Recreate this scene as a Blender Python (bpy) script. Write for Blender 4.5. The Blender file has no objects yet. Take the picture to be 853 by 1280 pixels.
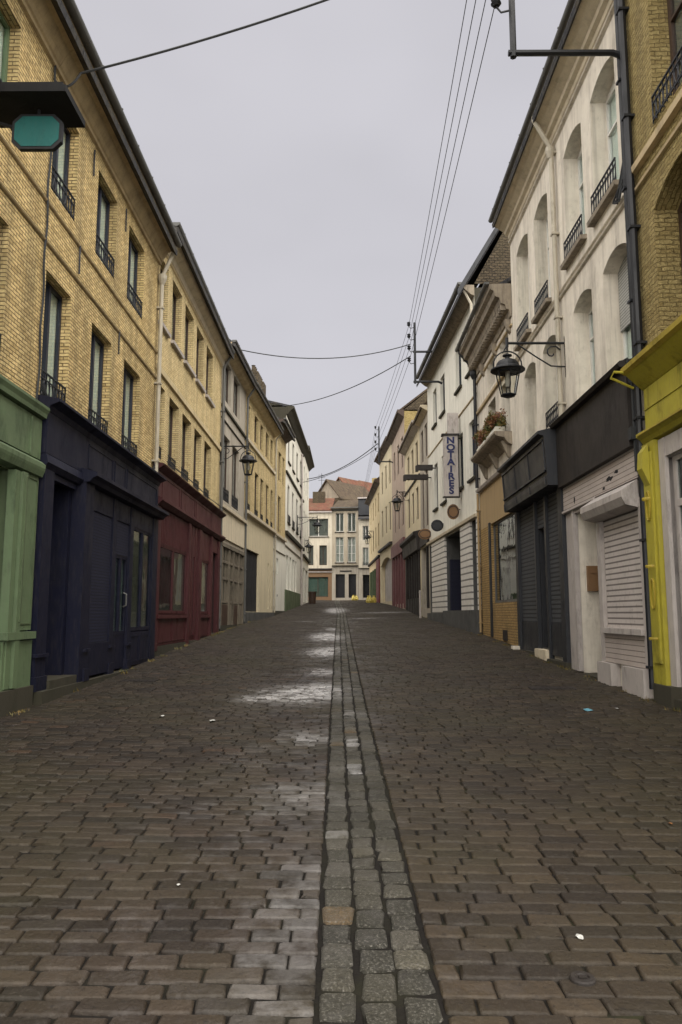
import bpy, math, random
import numpy as np
from mathutils import Vector, Matrix
random.seed(7); rng = np.random.default_rng(7)
sc = bpy.context.scene
col = sc.collection
# ------------------------------------------------------------------ camera, sky, sun, exposure
cam = bpy.data.cameras.new('camera'); camo = bpy.data.objects.new('camera', cam); col.objects.link(camo)
cam.sensor_fit = 'VERTICAL'; cam.sensor_height = 36.0; cam.lens = 27.0
cam.clip_start = 0.05; cam.clip_end = 2000
camo.location = (0, 0, 1.6)
camo.rotation_euler = (math.radians(90) + 0.1325, 0, 0.0058)
sc.camera = camo
sc.view_settings.view_transform = 'Standard'; sc.view_settings.look = 'None'
sc.view_settings.gamma = 1; sc.view_settings.use_curve_mapping = False
sc.view_settings.exposure = 0.8
W = bpy.data.worlds.new('World'); sc.world = W; W.use_nodes = True
nt = W.node_tree; nt.nodes.clear()
wo = nt.nodes.new('ShaderNodeOutputWorld')
sky = nt.nodes.new('ShaderNodeTexSky'); sky.sky_type = 'NISHITA'; sky.sun_disc = False
sky.sun_elevation = math.radians(52); sky.sun_rotation = math.radians(120)
b1 = nt.nodes.new('ShaderNodeBackground'); b1.inputs[1].default_value = 0.08
nt.links.new(sky.outputs[0], b1.inputs[0])
b2 = nt.nodes.new('ShaderNodeBackground'); b2.inputs[1].default_value = 1.0
tc = nt.nodes.new('ShaderNodeTexCoord'); sx = nt.nodes.new('ShaderNodeSeparateXYZ')
nt.links.new(tc.outputs['Generated'], sx.inputs[0])
cr = nt.nodes.new('ShaderNodeValToRGB')      # overcast cloud deck: brighter overhead
cr.color_ramp.elements[0].position = 0.0; cr.color_ramp.elements[0].color = (2.1, 2.0, 1.86, 1)   # brighter behind and overhead
cr.color_ramp.elements[1].position = 1.0; cr.color_ramp.elements[1].color = (0.362, 0.353, 0.374, 1)
for p_, c_ in ((0.56, (1.85, 1.76, 1.66, 1)), (0.82, (0.362, 0.353, 0.374, 1))):
    e = cr.color_ramp.elements.new(p_); e.color = c_
sy = nt.nodes.new('ShaderNodeMapRange'); sy.inputs['From Min'].default_value = -1.0
nt.links.new(sx.outputs[1], sy.inputs[0]); nt.links.new(sy.outputs[0], cr.inputs[0])
mp = nt.nodes.new('ShaderNodeMapping'); mp.inputs['Scale'].default_value = (1.4, 1.4, 3.0)
nt.links.new(tc.outputs['Generated'], mp.inputs[0])
cn = nt.nodes.new('ShaderNodeTexNoise'); cn.inputs['Scale'].default_value = 1.6; cn.inputs['Detail'].default_value = 3
nt.links.new(mp.outputs[0], cn.inputs['Vector'])
cm = nt.nodes.new('ShaderNodeMapRange'); cm.inputs['From Min'].default_value = 0.3; cm.inputs['From Max'].default_value = 0.7; cm.inputs['To Min'].default_value = 0.94; cm.inputs['To Max'].default_value = 1.06
nt.links.new(cn.outputs[0], cm.inputs[0])
mul = nt.nodes.new('ShaderNodeVectorMath'); mul.operation = 'SCALE'
nt.links.new(cr.outputs[0], mul.inputs[0]); nt.links.new(cm.outputs[0], mul.inputs['Scale'])
nt.links.new(mul.outputs[0], b2.inputs[0])
mx = nt.nodes.new('ShaderNodeMixShader'); mx.inputs[0].default_value = 0.93
nt.links.new(b1.outputs[0], mx.inputs[1]); nt.links.new(b2.outputs[0], mx.inputs[2]); nt.links.new(mx.outputs[0], wo.inputs[0])
sl = bpy.data.lights.new('sun', 'SUN'); sl.energy = 1.5; sl.angle = math.radians(60); sl.color = (1.0, 0.95, 0.86)
so = bpy.data.objects.new('sun', sl); col.objects.link(so)
so.rotation_euler = (math.radians(18), math.radians(34), 0)   # high, over the right-hand roofs and slightly behind the camera
so.location = (0, 0, 40)

# ------------------------------------------------------------------ materials
def S(h):
    h = h.lstrip('#'); o = []
    for i in (0, 2, 4):
        v = int(h[i:i+2], 16) / 255; o.append(v / 12.92 if v <= 0.04045 else ((v + 0.055) / 1.055) ** 2.4)
    return (*o, 1)
def C(*a): return (*a, 1)
class MT:
    """small node helper"""
    def __init__(s, name):
        s.m = bpy.data.materials.new(name); s.m.use_nodes = True; s.t = s.m.node_tree
        s.b = s.t.nodes['Principled BSDF']; s.out = s.t.nodes['Material Output']
    def n(s, ty, **kw):
        x = s.t.nodes.new(ty)
        for k, v in kw.items():
            if k in x.inputs: x.inputs[k].default_value = v
            else: setattr(x, k, v)
        return x
    def l(s, a, b): s.t.links.new(a, b)
    def coord(s, kind='Object', scale=(1, 1, 1)):
        t = s.n('ShaderNodeTexCoord'); m = s.n('ShaderNodeMapping'); m.inputs['Scale'].default_value = scale
        s.l(t.outputs[kind], m.inputs[0]); return m.outputs[0]
    def noise(s, vec, scale, detail=4, rough=0.55, lo=0.0, hi=1.0):
        n = s.n('ShaderNodeTexNoise'); n.inputs['Scale'].default_value = scale; n.inputs['Detail'].default_value = detail
        n.inputs['Roughness'].default_value = rough; s.l(vec, n.inputs['Vector'])
        r = s.n('ShaderNodeMapRange'); r.inputs['From Min'].default_value = lo; r.inputs['From Max'].default_value = hi
        s.l(n.outputs[0], r.inputs[0]); return r.outputs[0]
    def mix(s, fac, a, b, blend='MIX'):
        m = s.n('ShaderNodeMix'); m.data_type = 'RGBA'; m.blend_type = blend
        if isinstance(fac, (int, float)): m.inputs[0].default_value = fac
        else: s.l(fac, m.inputs[0])
        for v, i in ((a, 6), (b, 7)):
            if isinstance(v, tuple): m.inputs[i].default_value = v
            else: s.l(v, m.inputs[i])
        return m.outputs[2]
    def math(s, op, a, b=0.0):
        m = s.n('ShaderNodeMath'); m.operation = op
        for v, i in ((a, 0), (b, 1)):
            if isinstance(v, (int, float)): m.inputs[i].default_value = v
            else: s.l(v, m.inputs[i])
        return m.outputs[0]
    def bump(s, h, strength=0.3, dist=0.01, prev=None):
        b = s.n('ShaderNodeBump'); b.inputs['Strength'].default_value = strength; b.inputs['Distance'].default_value = dist
        s.l(h, b.inputs['Height'])
        if prev is not None: s.l(prev, b.inputs['Normal'])
        return b.outputs[0]
    def fin(s, colr, rough=0.7, nrm=None, spec=0.4, metal=0.0):
        if isinstance(colr, tuple): s.b.inputs['Base Color'].default_value = colr
        else: s.l(colr, s.b.inputs['Base Color'])
        if isinstance(rough, (int, float)): s.b.inputs['Roughness'].default_value = rough
        else: s.l(rough, s.b.inputs['Roughness'])
        s.b.inputs['Specular IOR Level'].default_value = spec; s.b.inputs['Metallic'].default_value = metal
        if nrm is not None: s.l(nrm, s.b.inputs['Normal'])
        return s.m
def sc3(c, f): return (min(c[0]*f, 1), min(c[1]*f, 1), min(c[2]*f, 1), 1)
def brick(name, c1, c2, mortar, bw=0.19, bh=0.058, ms=0.010, grime=(0.13, 0.105, 0.06, 1), gr=0.42, wob=0.022, relief=1.0):
    M = MT(name); uv = M.coord('UV'); ob = M.coord('Object')
    wn = M.n('ShaderNodeTexNoise'); wn.inputs['Scale'].default_value = 9; wn.inputs['Detail'].default_value = 4; M.l(uv, wn.inputs['Vector'])
    va = M.n('ShaderNodeVectorMath'); va.operation = 'MULTIPLY_ADD'; M.l(wn.outputs['Color'], va.inputs[0])
    va.inputs[1].default_value = (wob, wob, 0); M.l(uv, va.inputs[2])
    b = M.n('ShaderNodeTexBrick'); M.l(va.outputs[0], b.inputs['Vector'])
    b.inputs['Scale'].default_value = 1; b.inputs['Brick Width'].default_value = bw; b.inputs['Row Height'].default_value = bh
    b.inputs['Mortar Size'].default_value = ms; b.inputs['Mortar Smooth'].default_value = 0.6; b.inputs['Bias'].default_value = -0.25
    b.inputs['Color1'].default_value = c1; b.inputs['Color2'].default_value = c2; b.inputs['Mortar'].default_value = mortar
    big = M.noise(ob, 0.45, 5, 0.6, 0.38, 0.68)
    fine = M.noise(ob, 12, 6, 0.75, 0.38, 0.66)
    blot = M.noise(ob, 4.5, 5, 0.7, 0.52, 0.66)
    streak = M.noise(M.coord('Object', (1.6, 1.6, 0.14)), 1.5, 5, 0.6, 0.45, 0.72)
    c = M.mix(M.math('MULTIPLY', fine, 0.42), b.outputs['Color'], sc3(c2, 0.42))
    c = M.mix(M.math('MULTIPLY', blot, 0.30), c, sc3(c1, 1.15))
    c = M.mix(M.math('MULTIPLY', big, 0.25), c, sc3(c2, 0.6))
    c = M.mix(M.math('MULTIPLY', streak, gr), c, grime)
    soot = M.noise(M.coord('Object', (0.8, 0.8, 0.5)), 1.1, 7, 0.72, 0.52, 0.70)
    c = M.mix(M.math('MULTIPLY', soot, gr*0.9), c, sc3(grime, 0.7))
    inv = M.math('SUBTRACT', 1.0, b.outputs['Fac'])
    h = M.math('ADD', inv, M.math('MULTIPLY', fine, -0.6*relief))
    return M.fin(c, 0.88, M.bump(h, min(1.0, 0.9*relief), 0.016*relief), 0.2)
def plaster(name, c, dirt=(0.12, 0.10, 0.07, 1), amt=0.4, rough=0.85, bs=0.25, sc_=1.0):
    M = MT(name); ob = M.coord('Object')
    big = M.noise(ob, 0.5*sc_, 5, 0.6, 0.4, 0.75); mid = M.noise(ob, 3.5*sc_, 6, 0.65, 0.42, 0.8)
    st = M.noise(M.coord('Object', (2.2, 2.2, 0.13)), 1.7*sc_, 5, 0.65, 0.47, 0.75)
    cc = M.mix(M.math('MULTIPLY', big, amt*0.7), c, sc3(c, 0.55))
    cc = M.mix(M.math('MULTIPLY', mid, amt*0.6), cc, sc3(dirt, 2.0))
    cc = M.mix(M.math('MULTIPLY', st, amt), cc, dirt)
    so_ = M.noise(M.coord('Object', (1.3, 1.3, 0.55)), 2.1*sc_, 8, 0.75, 0.54, 0.70)
    cc = M.mix(M.math('MULTIPLY', so_, amt*0.9), cc, dirt)
    hair = M.noise(M.coord('Object', (9, 9, 0.25)), 2.0*sc_, 4, 0.7, 0.58, 0.72)
    cc = M.mix(M.math('MULTIPLY', hair, amt*0.6), cc, sc3(dirt, 0.8))
    fn = M.noise(ob, 30, 4, 0.6)
    return M.fin(cc, rough, M.bump(fn, bs, 0.006), 0.3)
def paint(name, c, rough=0.42, amt=0.25, spec=0.4):
    M = MT(name); ob = M.coord('Object')
    a = M.noise(ob, 1.3, 5, 0.6, 0.4, 0.75); b_ = M.noise(M.coord('Object', (3, 3, 0.5)), 9, 5, 0.6, 0.5, 0.8)
    cc = M.mix(M.math('MULTIPLY', a, amt), c, sc3(c, 0.5))
    cc = M.mix(M.math('MULTIPLY', b_, amt*0.7), cc, (0.09, 0.08, 0.065, 1))
    g2 = M.noise(M.coord('Object', (1, 1, .35)), 3.1, 7, 0.75, 0.52, 0.70)
    cc = M.mix(M.math('MULTIPLY', g2, min(1.0, amt*1.6)), cc, sc3(c, 0.28))
    chip = M.noise(ob, 17, 7, 0.8, 0.655, 0.68)
    cc = M.mix(M.math('MULTIPLY', chip, min(0.7, amt*2)), cc, (0.16, 0.13, 0.095, 1))
    dust = M.noise(ob, 5, 6, 0.8, 0.5, 0.75)
    cc = M.mix(M.math('MULTIPLY', dust, amt*0.35), cc, sc3((c[0]+.006, c[1]+.006, c[2]+.006), 1.5))
    r = M.math('ADD', M.math('ADD', rough, M.math('MULTIPLY', a, 0.2)), M.math('MULTIPLY', g2, 0.2))
    return M.fin(cc, r, M.bump(M.noise(ob, 18, 4), 0.15, 0.004), spec)
def clap(name, c, pitch, groove=0.18, dirt=(0.2, 0.17, 0.14, 1)):
    """horizontal boards / painted brick courses drawn by height bands with a relief"""
    M = MT(name); uv = M.coord('UV'); sx_ = M.n('ShaderNodeSeparateXYZ'); M.l(uv, sx_.inputs[0])
    f = M.math('FRACT', M.math('DIVIDE', sx_.outputs[1], pitch))
    g = M.math('LESS_THAN', f, groove)
    n1 = M.noise(M.coord('Object'), 2.2, 5, 0.6, 0.4, 0.75); n2 = M.noise(M.coord('Object'), 14, 4, 0.6, 0.55, 0.75)
    cc = M.mix(M.math('MULTIPLY', n1, 0.35), c, sc3(c, 0.6)); cc = M.mix(M.math('MULTIPLY', n2, 0.4), cc, dirt)
    cc = M.mix(M.math('MULTIPLY', g, 0.75), cc, sc3(dirt, 0.35))
    return M.fin(cc, 0.7, M.bump(M.math('SUBTRACT', 1.0, g), 0.7, 0.02), 0.3)
def glassm(name, tint, refl=0.05):
    M = MT(name); t = M.n('ShaderNodeBsdfTransparent'); t.inputs[0].default_value = tint
    g = M.n('ShaderNodeBsdfGlossy'); g.inputs['Roughness'].default_value = 0.03; g.inputs[0].default_value = (0.9, 0.95, 1, 1)
    nz = M.n('ShaderNodeTexNoise'); nz.inputs['Scale'].default_value = 1.3; M.l(M.coord('Object'), nz.inputs['Vector'])
    bp = M.bump(nz.outputs[0], 0.25, 0.02); M.l(bp, g.inputs['Normal'])
    ge = M.n('ShaderNodeNewGeometry'); dt = M.n('ShaderNodeVectorMath'); dt.operation = 'DOT_PRODUCT'
    M.l(ge.outputs['Normal'], dt.inputs[0]); M.l(ge.outputs['Incoming'], dt.inputs[1])
    fr = M.math('POWER', M.math('SUBTRACT', 1.0, M.math('ABSOLUTE', dt.outputs['Value'])), 5.0)      # Schlick reflectance, same from both sides
    a = M.math('MINIMUM', M.math('ADD', M.math('MULTIPLY', fr, 0.9), refl), 1.0)
    x = M.n('ShaderNodeMixShader'); M.l(a, x.inputs[0]); M.l(t.outputs[0], x.inputs[1]); M.l(g.outputs[0], x.inputs[2])
    M.l(x.outputs[0], M.out.inputs[0]); return M.m

YB1, YB2, YBM = C(0.86, 0.66, 0.32), C(0.46, 0.32, 0.13), C(0.15, 0.11, 0.062)
m_brick = brick('yellow_brick', YB1, YB2, YBM, gr=0.6)
m_brick_b = brick('yellow_brick_pale', C(0.84, 0.68, 0.37), C(0.62, 0.47, 0.235), C(0.30, 0.225, 0.12), gr=0.42)
m_brick_r = brick('yellow_brick_rough', C(0.52, 0.41, 0.18), C(0.32, 0.235, 0.09), C(0.24, 0.18, 0.075), bh=0.07, wob=0.07, relief=1.6)
m_render = plaster('yellow_render', C(0.58, 0.47, 0.28), amt=0.4)
m_rubble = brick('dark_rubble', C(0.13, 0.10, 0.065), C(0.06, 0.047, 0.032), C(0.03, 0.025, 0.018), bw=0.2, bh=0.10, ms=0.02, wob=0.12, relief=1.5)
m_oldst = plaster('weathered_stone', C(0.30, 0.255, 0.195), C(0.06, 0.05, 0.04), 0.75, bs=0.6, sc_=2)
m_creamw = plaster('cream_white', C(0.56, 0.51, 0.41), C(0.16, 0.13, 0.09), 0.45)
m_cornice = plaster('stone_cornice', C(0.52, 0.41, 0.25), amt=0.5)
m_cornice_pale = plaster('pale_cornice', C(0.62, 0.54, 0.40), amt=0.35)
m_white = plaster('cream_white_render', C(0.70, 0.645, 0.55), C(0.15, 0.125, 0.10), 0.55)
m_white_far = plaster('white_render', C(0.70, 0.68, 0.60), C(0.20, 0.19, 0.15), 0.35)
m_cream = plaster('cream_render', C(0.60, 0.52, 0.36), amt=0.3)
m_greyst = plaster('grey_render', C(0.40, 0.36, 0.30), amt=0.5)
m_stone = plaster('grey_stone', C(0.045, 0.040, 0.028), C(0.02, 0.02, 0.010), 0.6, bs=0.5)
m_ochre = brick('ochre_tiles', C(0.44, 0.29, 0.12), C(0.33, 0.215, 0.085), C(0.10, 0.07, 0.035), bw=0.22, bh=0.075, gr=0.3)
m_ochre_p = plaster('ochre_panel', C(0.36, 0.255, 0.13), amt=0.3)
m_slate = brick('slate_roof', C(0.07, 0.07, 0.075), C(0.045, 0.045, 0.05), C(0.02, 0.02, 0.02), bw=0.22, bh=0.16, ms=0.008)
m_tile = brick('red_roof_tiles', C(0.17, 0.065, 0.042), C(0.09, 0.04, 0.028), C(0.07, 0.03, 0.02), bw=0.24, bh=0.2, ms=0.02, gr=0.5)
m_tileb = brick('brown_roof_tiles', C(0.085, 0.06, 0.042), C(0.05, 0.038, 0.028), C(0.04, 0.03, 0.02), bw=0.24, bh=0.2, ms=0.02)
m_zinc = paint('zinc', C(0.10, 0.10, 0.095), 0.45)
m_pipe = paint('pale_pipe', C(0.42, 0.38, 0.30), 0.5, 0.4)
m_iron = paint('black_iron', C(0.008, 0.009, 0.012), 0.45, 0.1)
m_cable = paint('cable_rubber', C(0.02, 0.022, 0.024), 0.6, 0.1)
m_navy = paint('navy_paint', C(0.0052, 0.0062, 0.0195), 0.5, 0.3, 0.25)
m_navy_dk = paint('navy_dark', C(0.003, 0.003, 0.006), 0.5, 0.2)
m_navyshut = clap('navy_shutter', C(0.012, 0.0135, 0.034), 0.055, 0.34, C(0.01, 0.01, 0.02))
m_green = paint('green_paint', C(0.105, 0.15, 0.078), 0.5, 0.45)
m_greend = paint('green_paint_dark', C(0.08, 0.11, 0.055), 0.5, 0.4)
m_burg = paint('burgundy_paint', C(0.055, 0.0075, 0.010), 0.5, 0.35)
m_burgd = paint('burgundy_dark', C(0.022, 0.006, 0.007), 0.5, 0.3)
m_brown = paint('brown_fascia', C(0.015, 0.011, 0.009), 0.55, 0.3)
m_anth = paint('anthracite_paint', C(0.018, 0.020, 0.025), 0.42, 0.25)
m_anthshut = clap('anthracite_shutter', C(0.062, 0.065, 0.070), 0.10, 0.34, C(0.02, 0.02, 0.022))
m_wshut = clap('white_roller_slats', C(0.50, 0.45, 0.42), 0.095, 0.3, C(0.16, 0.13, 0.12))
m_wclap = clap('white_boards', C(0.42, 0.365, 0.33), 0.085, 0.16, C(0.25, 0.2, 0.18))
m_wpaint = paint('white_paint', C(0.42, 0.38, 0.355), 0.5, 0.4)
m_wframe = paint('white_frame', C(0.62, 0.60, 0.56), 0.4, 0.2)
m_dframe = paint('dark_blue_frame', C(0.012, 0.014, 0.026), 0.35, 0.15)
m_brframe = paint('brown_frame', C(0.05, 0.028, 0.018), 0.45, 0.3)
m_grframe = paint('grey_old_wood', C(0.16, 0.135, 0.10), 0.7, 0.6)
m_yellow = paint('yellow_paint', C(0.36, 0.31, 0.03), 0.55, 0.5)
m_yellowd = paint('ochre_yellow_trim', C(0.36, 0.27, 0.03), 0.5, 0.5)
m_pink = paint('pink_red_paint', C(0.13, 0.048, 0.05), 0.5, 0.3)
m_red = paint('red_paint', C(0.12, 0.010, 0.013), 0.45, 0.2)
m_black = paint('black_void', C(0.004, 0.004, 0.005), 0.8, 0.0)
m_curt = plaster('grey_curtain', C(0.10, 0.105, 0.10), amt=0.3)
m_curtl = plaster('greenish_curtain', C(0.55, 0.60, 0.55), amt=0.2)
m_curtw = plaster('pale_curtain', C(0.36, 0.36, 0.34), amt=0.3)
m_curtb = plaster('beige_curtain', C(0.55, 0.43, 0.34), amt=0.3)
m_blind = clap('grey_blind', C(0.36, 0.36, 0.34), 0.055, 0.25, C(0.15, 0.15, 0.15))
m_glass = glassm('window_glass', C(0.93, 0.96, 0.95), 0.04)
m_glassd = glassm('dark_glass', C(0.62, 0.68, 0.66), 0.08)
m_lglass = glassm('lantern_glass', C(0.9, 0.9, 0.86), 0.02)
m_rust = clap('banded_stone', C(0.62, 0.59, 0.54), 0.235, 0.26, C(0.12, 0.11, 0.10))
m_teal = paint('teal_sign', C(0.004, 0.10, 0.095), 0.4, 0.25)
m_blue = paint('blue_letters', C(0.012, 0.018, 0.085), 0.5, 0.1)
m_plinthg = paint('grey_plinth', C(0.07, 0.07, 0.068), 0.7, 0.5)
m_bag = paint('yellow_plastic', C(0.62, 0.50, 0.12), 0.35, 0.2)
m_litter = paint('paper', C(0.40, 0.40, 0.38), 0.6, 0.1)
m_bluep = paint('blue_plastic', C(0.10, 0.28, 0.36), 0.4, 0.1)
m_wood = paint('brown_sign', C(0.20, 0.11, 0.05), 0.6, 0.3)
def leafmat(name, a, b_):
    M = MT(name); o = M.n('ShaderNodeTexNoise'); o.inputs['Scale'].default_value = 9; M.l(M.coord('Object'), o.inputs['Vector'])
    r = M.n('ShaderNodeMapRange'); r.inputs['From Min'].default_value = 0.35; r.inputs['From Max'].default_value = 0.65
    M.l(o.outputs[0], r.inputs[0]); return M.fin(M.mix(r.outputs[0], a, b_), 0.6)
m_leaf = leafmat('leaf_green', C(0.05, 0.075, 0.02), C(0.19, 0.12, 0.03))
m_flower = leafmat('dry_flower', C(0.22, 0.10, 0.03), C(0.10, 0.03, 0.02))

# ------------------------------------------------------------------ mesh builder in a facade frame (u along, d outward, z up)
class MB:
    def __init__(s, sgn=1.0, zb=0.0):
        s.v = []; s.f = []; s.uv = []; s.mi = []; s.sg = sgn; s.zb = zb; s.cur = 0
    def P(s, p): s.v.append((p[0], s.sg*p[1], p[2]-s.zb)); return len(s.v)-1
    def face(s, pts, uvs=None):
        ids = [s.P(p) for p in pts]
        if uvs is None:
            a = Vector(pts[1])-Vector(pts[0]); b = Vector(pts[-1])-Vector(pts[0]); n = a.cross(b)
            ax = max(range(3), key=lambda i: abs(n[i]))
            uvs = [((p[0], p[2]) if ax == 1 else (p[1], p[2]) if ax == 0 else (p[0], p[1])) for p in pts]
        if s.sg < 0: ids = ids[::-1]; uvs = uvs[::-1]
        s.f.append(ids); s.uv += list(uvs); s.mi.append(s.cur)
    def box(s, u0, u1, d0, d1, z0, z1):
        if u0 > u1: u0, u1 = u1, u0
        if d0 > d1: d0, d1 = d1, d0
        a = [(u, d, z) for z in (z0, z1) for d in (d0, d1) for u in (u0, u1)]
        for q in ((2, 3, 7, 6), (1, 0, 4, 5), (0, 2, 6, 4), (3, 1, 5, 7), (6, 7, 5, 4), (0, 1, 3, 2)):
            s.face([a[i] for i in q][::-1])
    def prism(s, prof, u0, u1):
        n = len(prof)
        for i in range(n):
            (d0, z0), (d1, z1) = prof[i], prof[(i+1) % n]
            L = math.hypot(d1-d0, z1-z0)
            s.face([(u0, d0, z0), (u1, d0, z0), (u1, d1, z1), (u0, d1, z1)], [(u0, 0), (u1, 0), (u1, L), (u0, L)])
        s.face([(u0, d, z) for d, z in prof][::-1]); s.face([(u1, d, z) for d, z in prof])
    def tube(s, pts, r, n=6, close=False):
        pts = [Vector(p) for p in pts]; rings = []
        N = len(pts); pv = None
        for i, p in enumerate(pts):
            t = (pts[(i+1) % N] if (close or i < N-1) else p) - (pts[i-1] if (close or i > 0) else p)
            t.normalize()
            up = Vector((0, 0, 1)) if abs(t.z) < 0.95 else Vector((1, 0, 0))
            a = t.cross(up).normalized() if pv is None else (pv - t*pv.dot(t)).normalized()
            pv = a; b = t.cross(a)
            rr = r[i] if isinstance(r, (list, tuple)) else r
            rings.append([p + (a*math.cos(k*2*math.pi/n) + b*math.sin(k*2*math.pi/n))*rr for k in range(n)])
        for i in range(N if close else N-1):
            A, B = rings[i], rings[(i+1) % N]
            for k in range(n):
                s.face([A[k], A[(k+1) % n], B[(k+1) % n], B[k]])
        if not close: s.face(rings[0][::-1]); s.face(rings[-1])
    def lathe(s, c, prof, n=16, rot=0.0):
        for i in range(len(prof)-1):
            (r0, z0), (r1, z1) = prof[i], prof[i+1]
            for k in range(n):
                a0, a1 = rot+k*2*math.pi/n, rot+(k+1)*2*math.pi/n
                p = [(c[0]+r*math.cos(a), c[1]+r*math.sin(a), c[2]+z) for r, z, a in ((r0, z0, a0), (r0, z0, a1), (r1, z1, a1), (r1, z1, a0))]
                if r0 < 1e-6: p = p[1:]
                elif r1 < 1e-6: p = p[:3]
                s.face(p)
    def build(s, name, mats, parent=None, smooth=False):
        me = bpy.data.meshes.new(name); me.from_pydata(s.v, [], s.f)
        uvl = me.uv_layers.new(name='UVMap'); flat = [c for u in s.uv for c in u]; uvl.data.foreach_set('uv', flat)
        if not isinstance(mats, (list, tuple)): mats = [mats]
        for m in mats: me.materials.append(m)
        me.polygons.foreach_set('material_index', s.mi)
        if smooth: me.polygons.foreach_set('use_smooth', [True]*len(me.polygons))
        me.update()
        o = bpy.data.objects.new(name, me); col.objects.link(o)
        if parent is not None: o.parent = parent
        return o
def tag(o, label=None, cat=None, group=None, kind=None):
    if label: o['label'] = label
    if cat: o['category'] = cat
    if group: o['group'] = group
    if kind: o['kind'] = kind
    return o
def empty(name, loc, rz=0, label=None, cat=None, group=None):
    o = bpy.data.objects.new(name, None); col.objects.link(o); o.location = loc; o.rotation_euler = (0, 0, rz)
    o.empty_display_size = 0.2
    return tag(o, label, cat, group)

# ------------------------------------------------------------------ ground heights
PY = [-30, 0, 11, 16, 20, 26, 34, 42, 48, 57, 67, 85, 100, 300]
PZ = [-0.9, 0.0, 0.31, 0.50, 0.68, 0.93, 1.25, 1.52, 1.85, 2.25, 2.62, 3.20, 3.35, 3.6]
GY = [0, 3, 9.5, 25, 45, 70, 90]; GX = [0.15, 0.14, 0.065, -0.08, -0.22, -0.75, -0.95]
def gx(y): return np.interp(y, GY, GX)
def gz(x, y): return np.interp(y, PY, PZ) - 0.08*(1-np.clip(np.abs(x-gx(y))/4.0, 0, 1))

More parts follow.
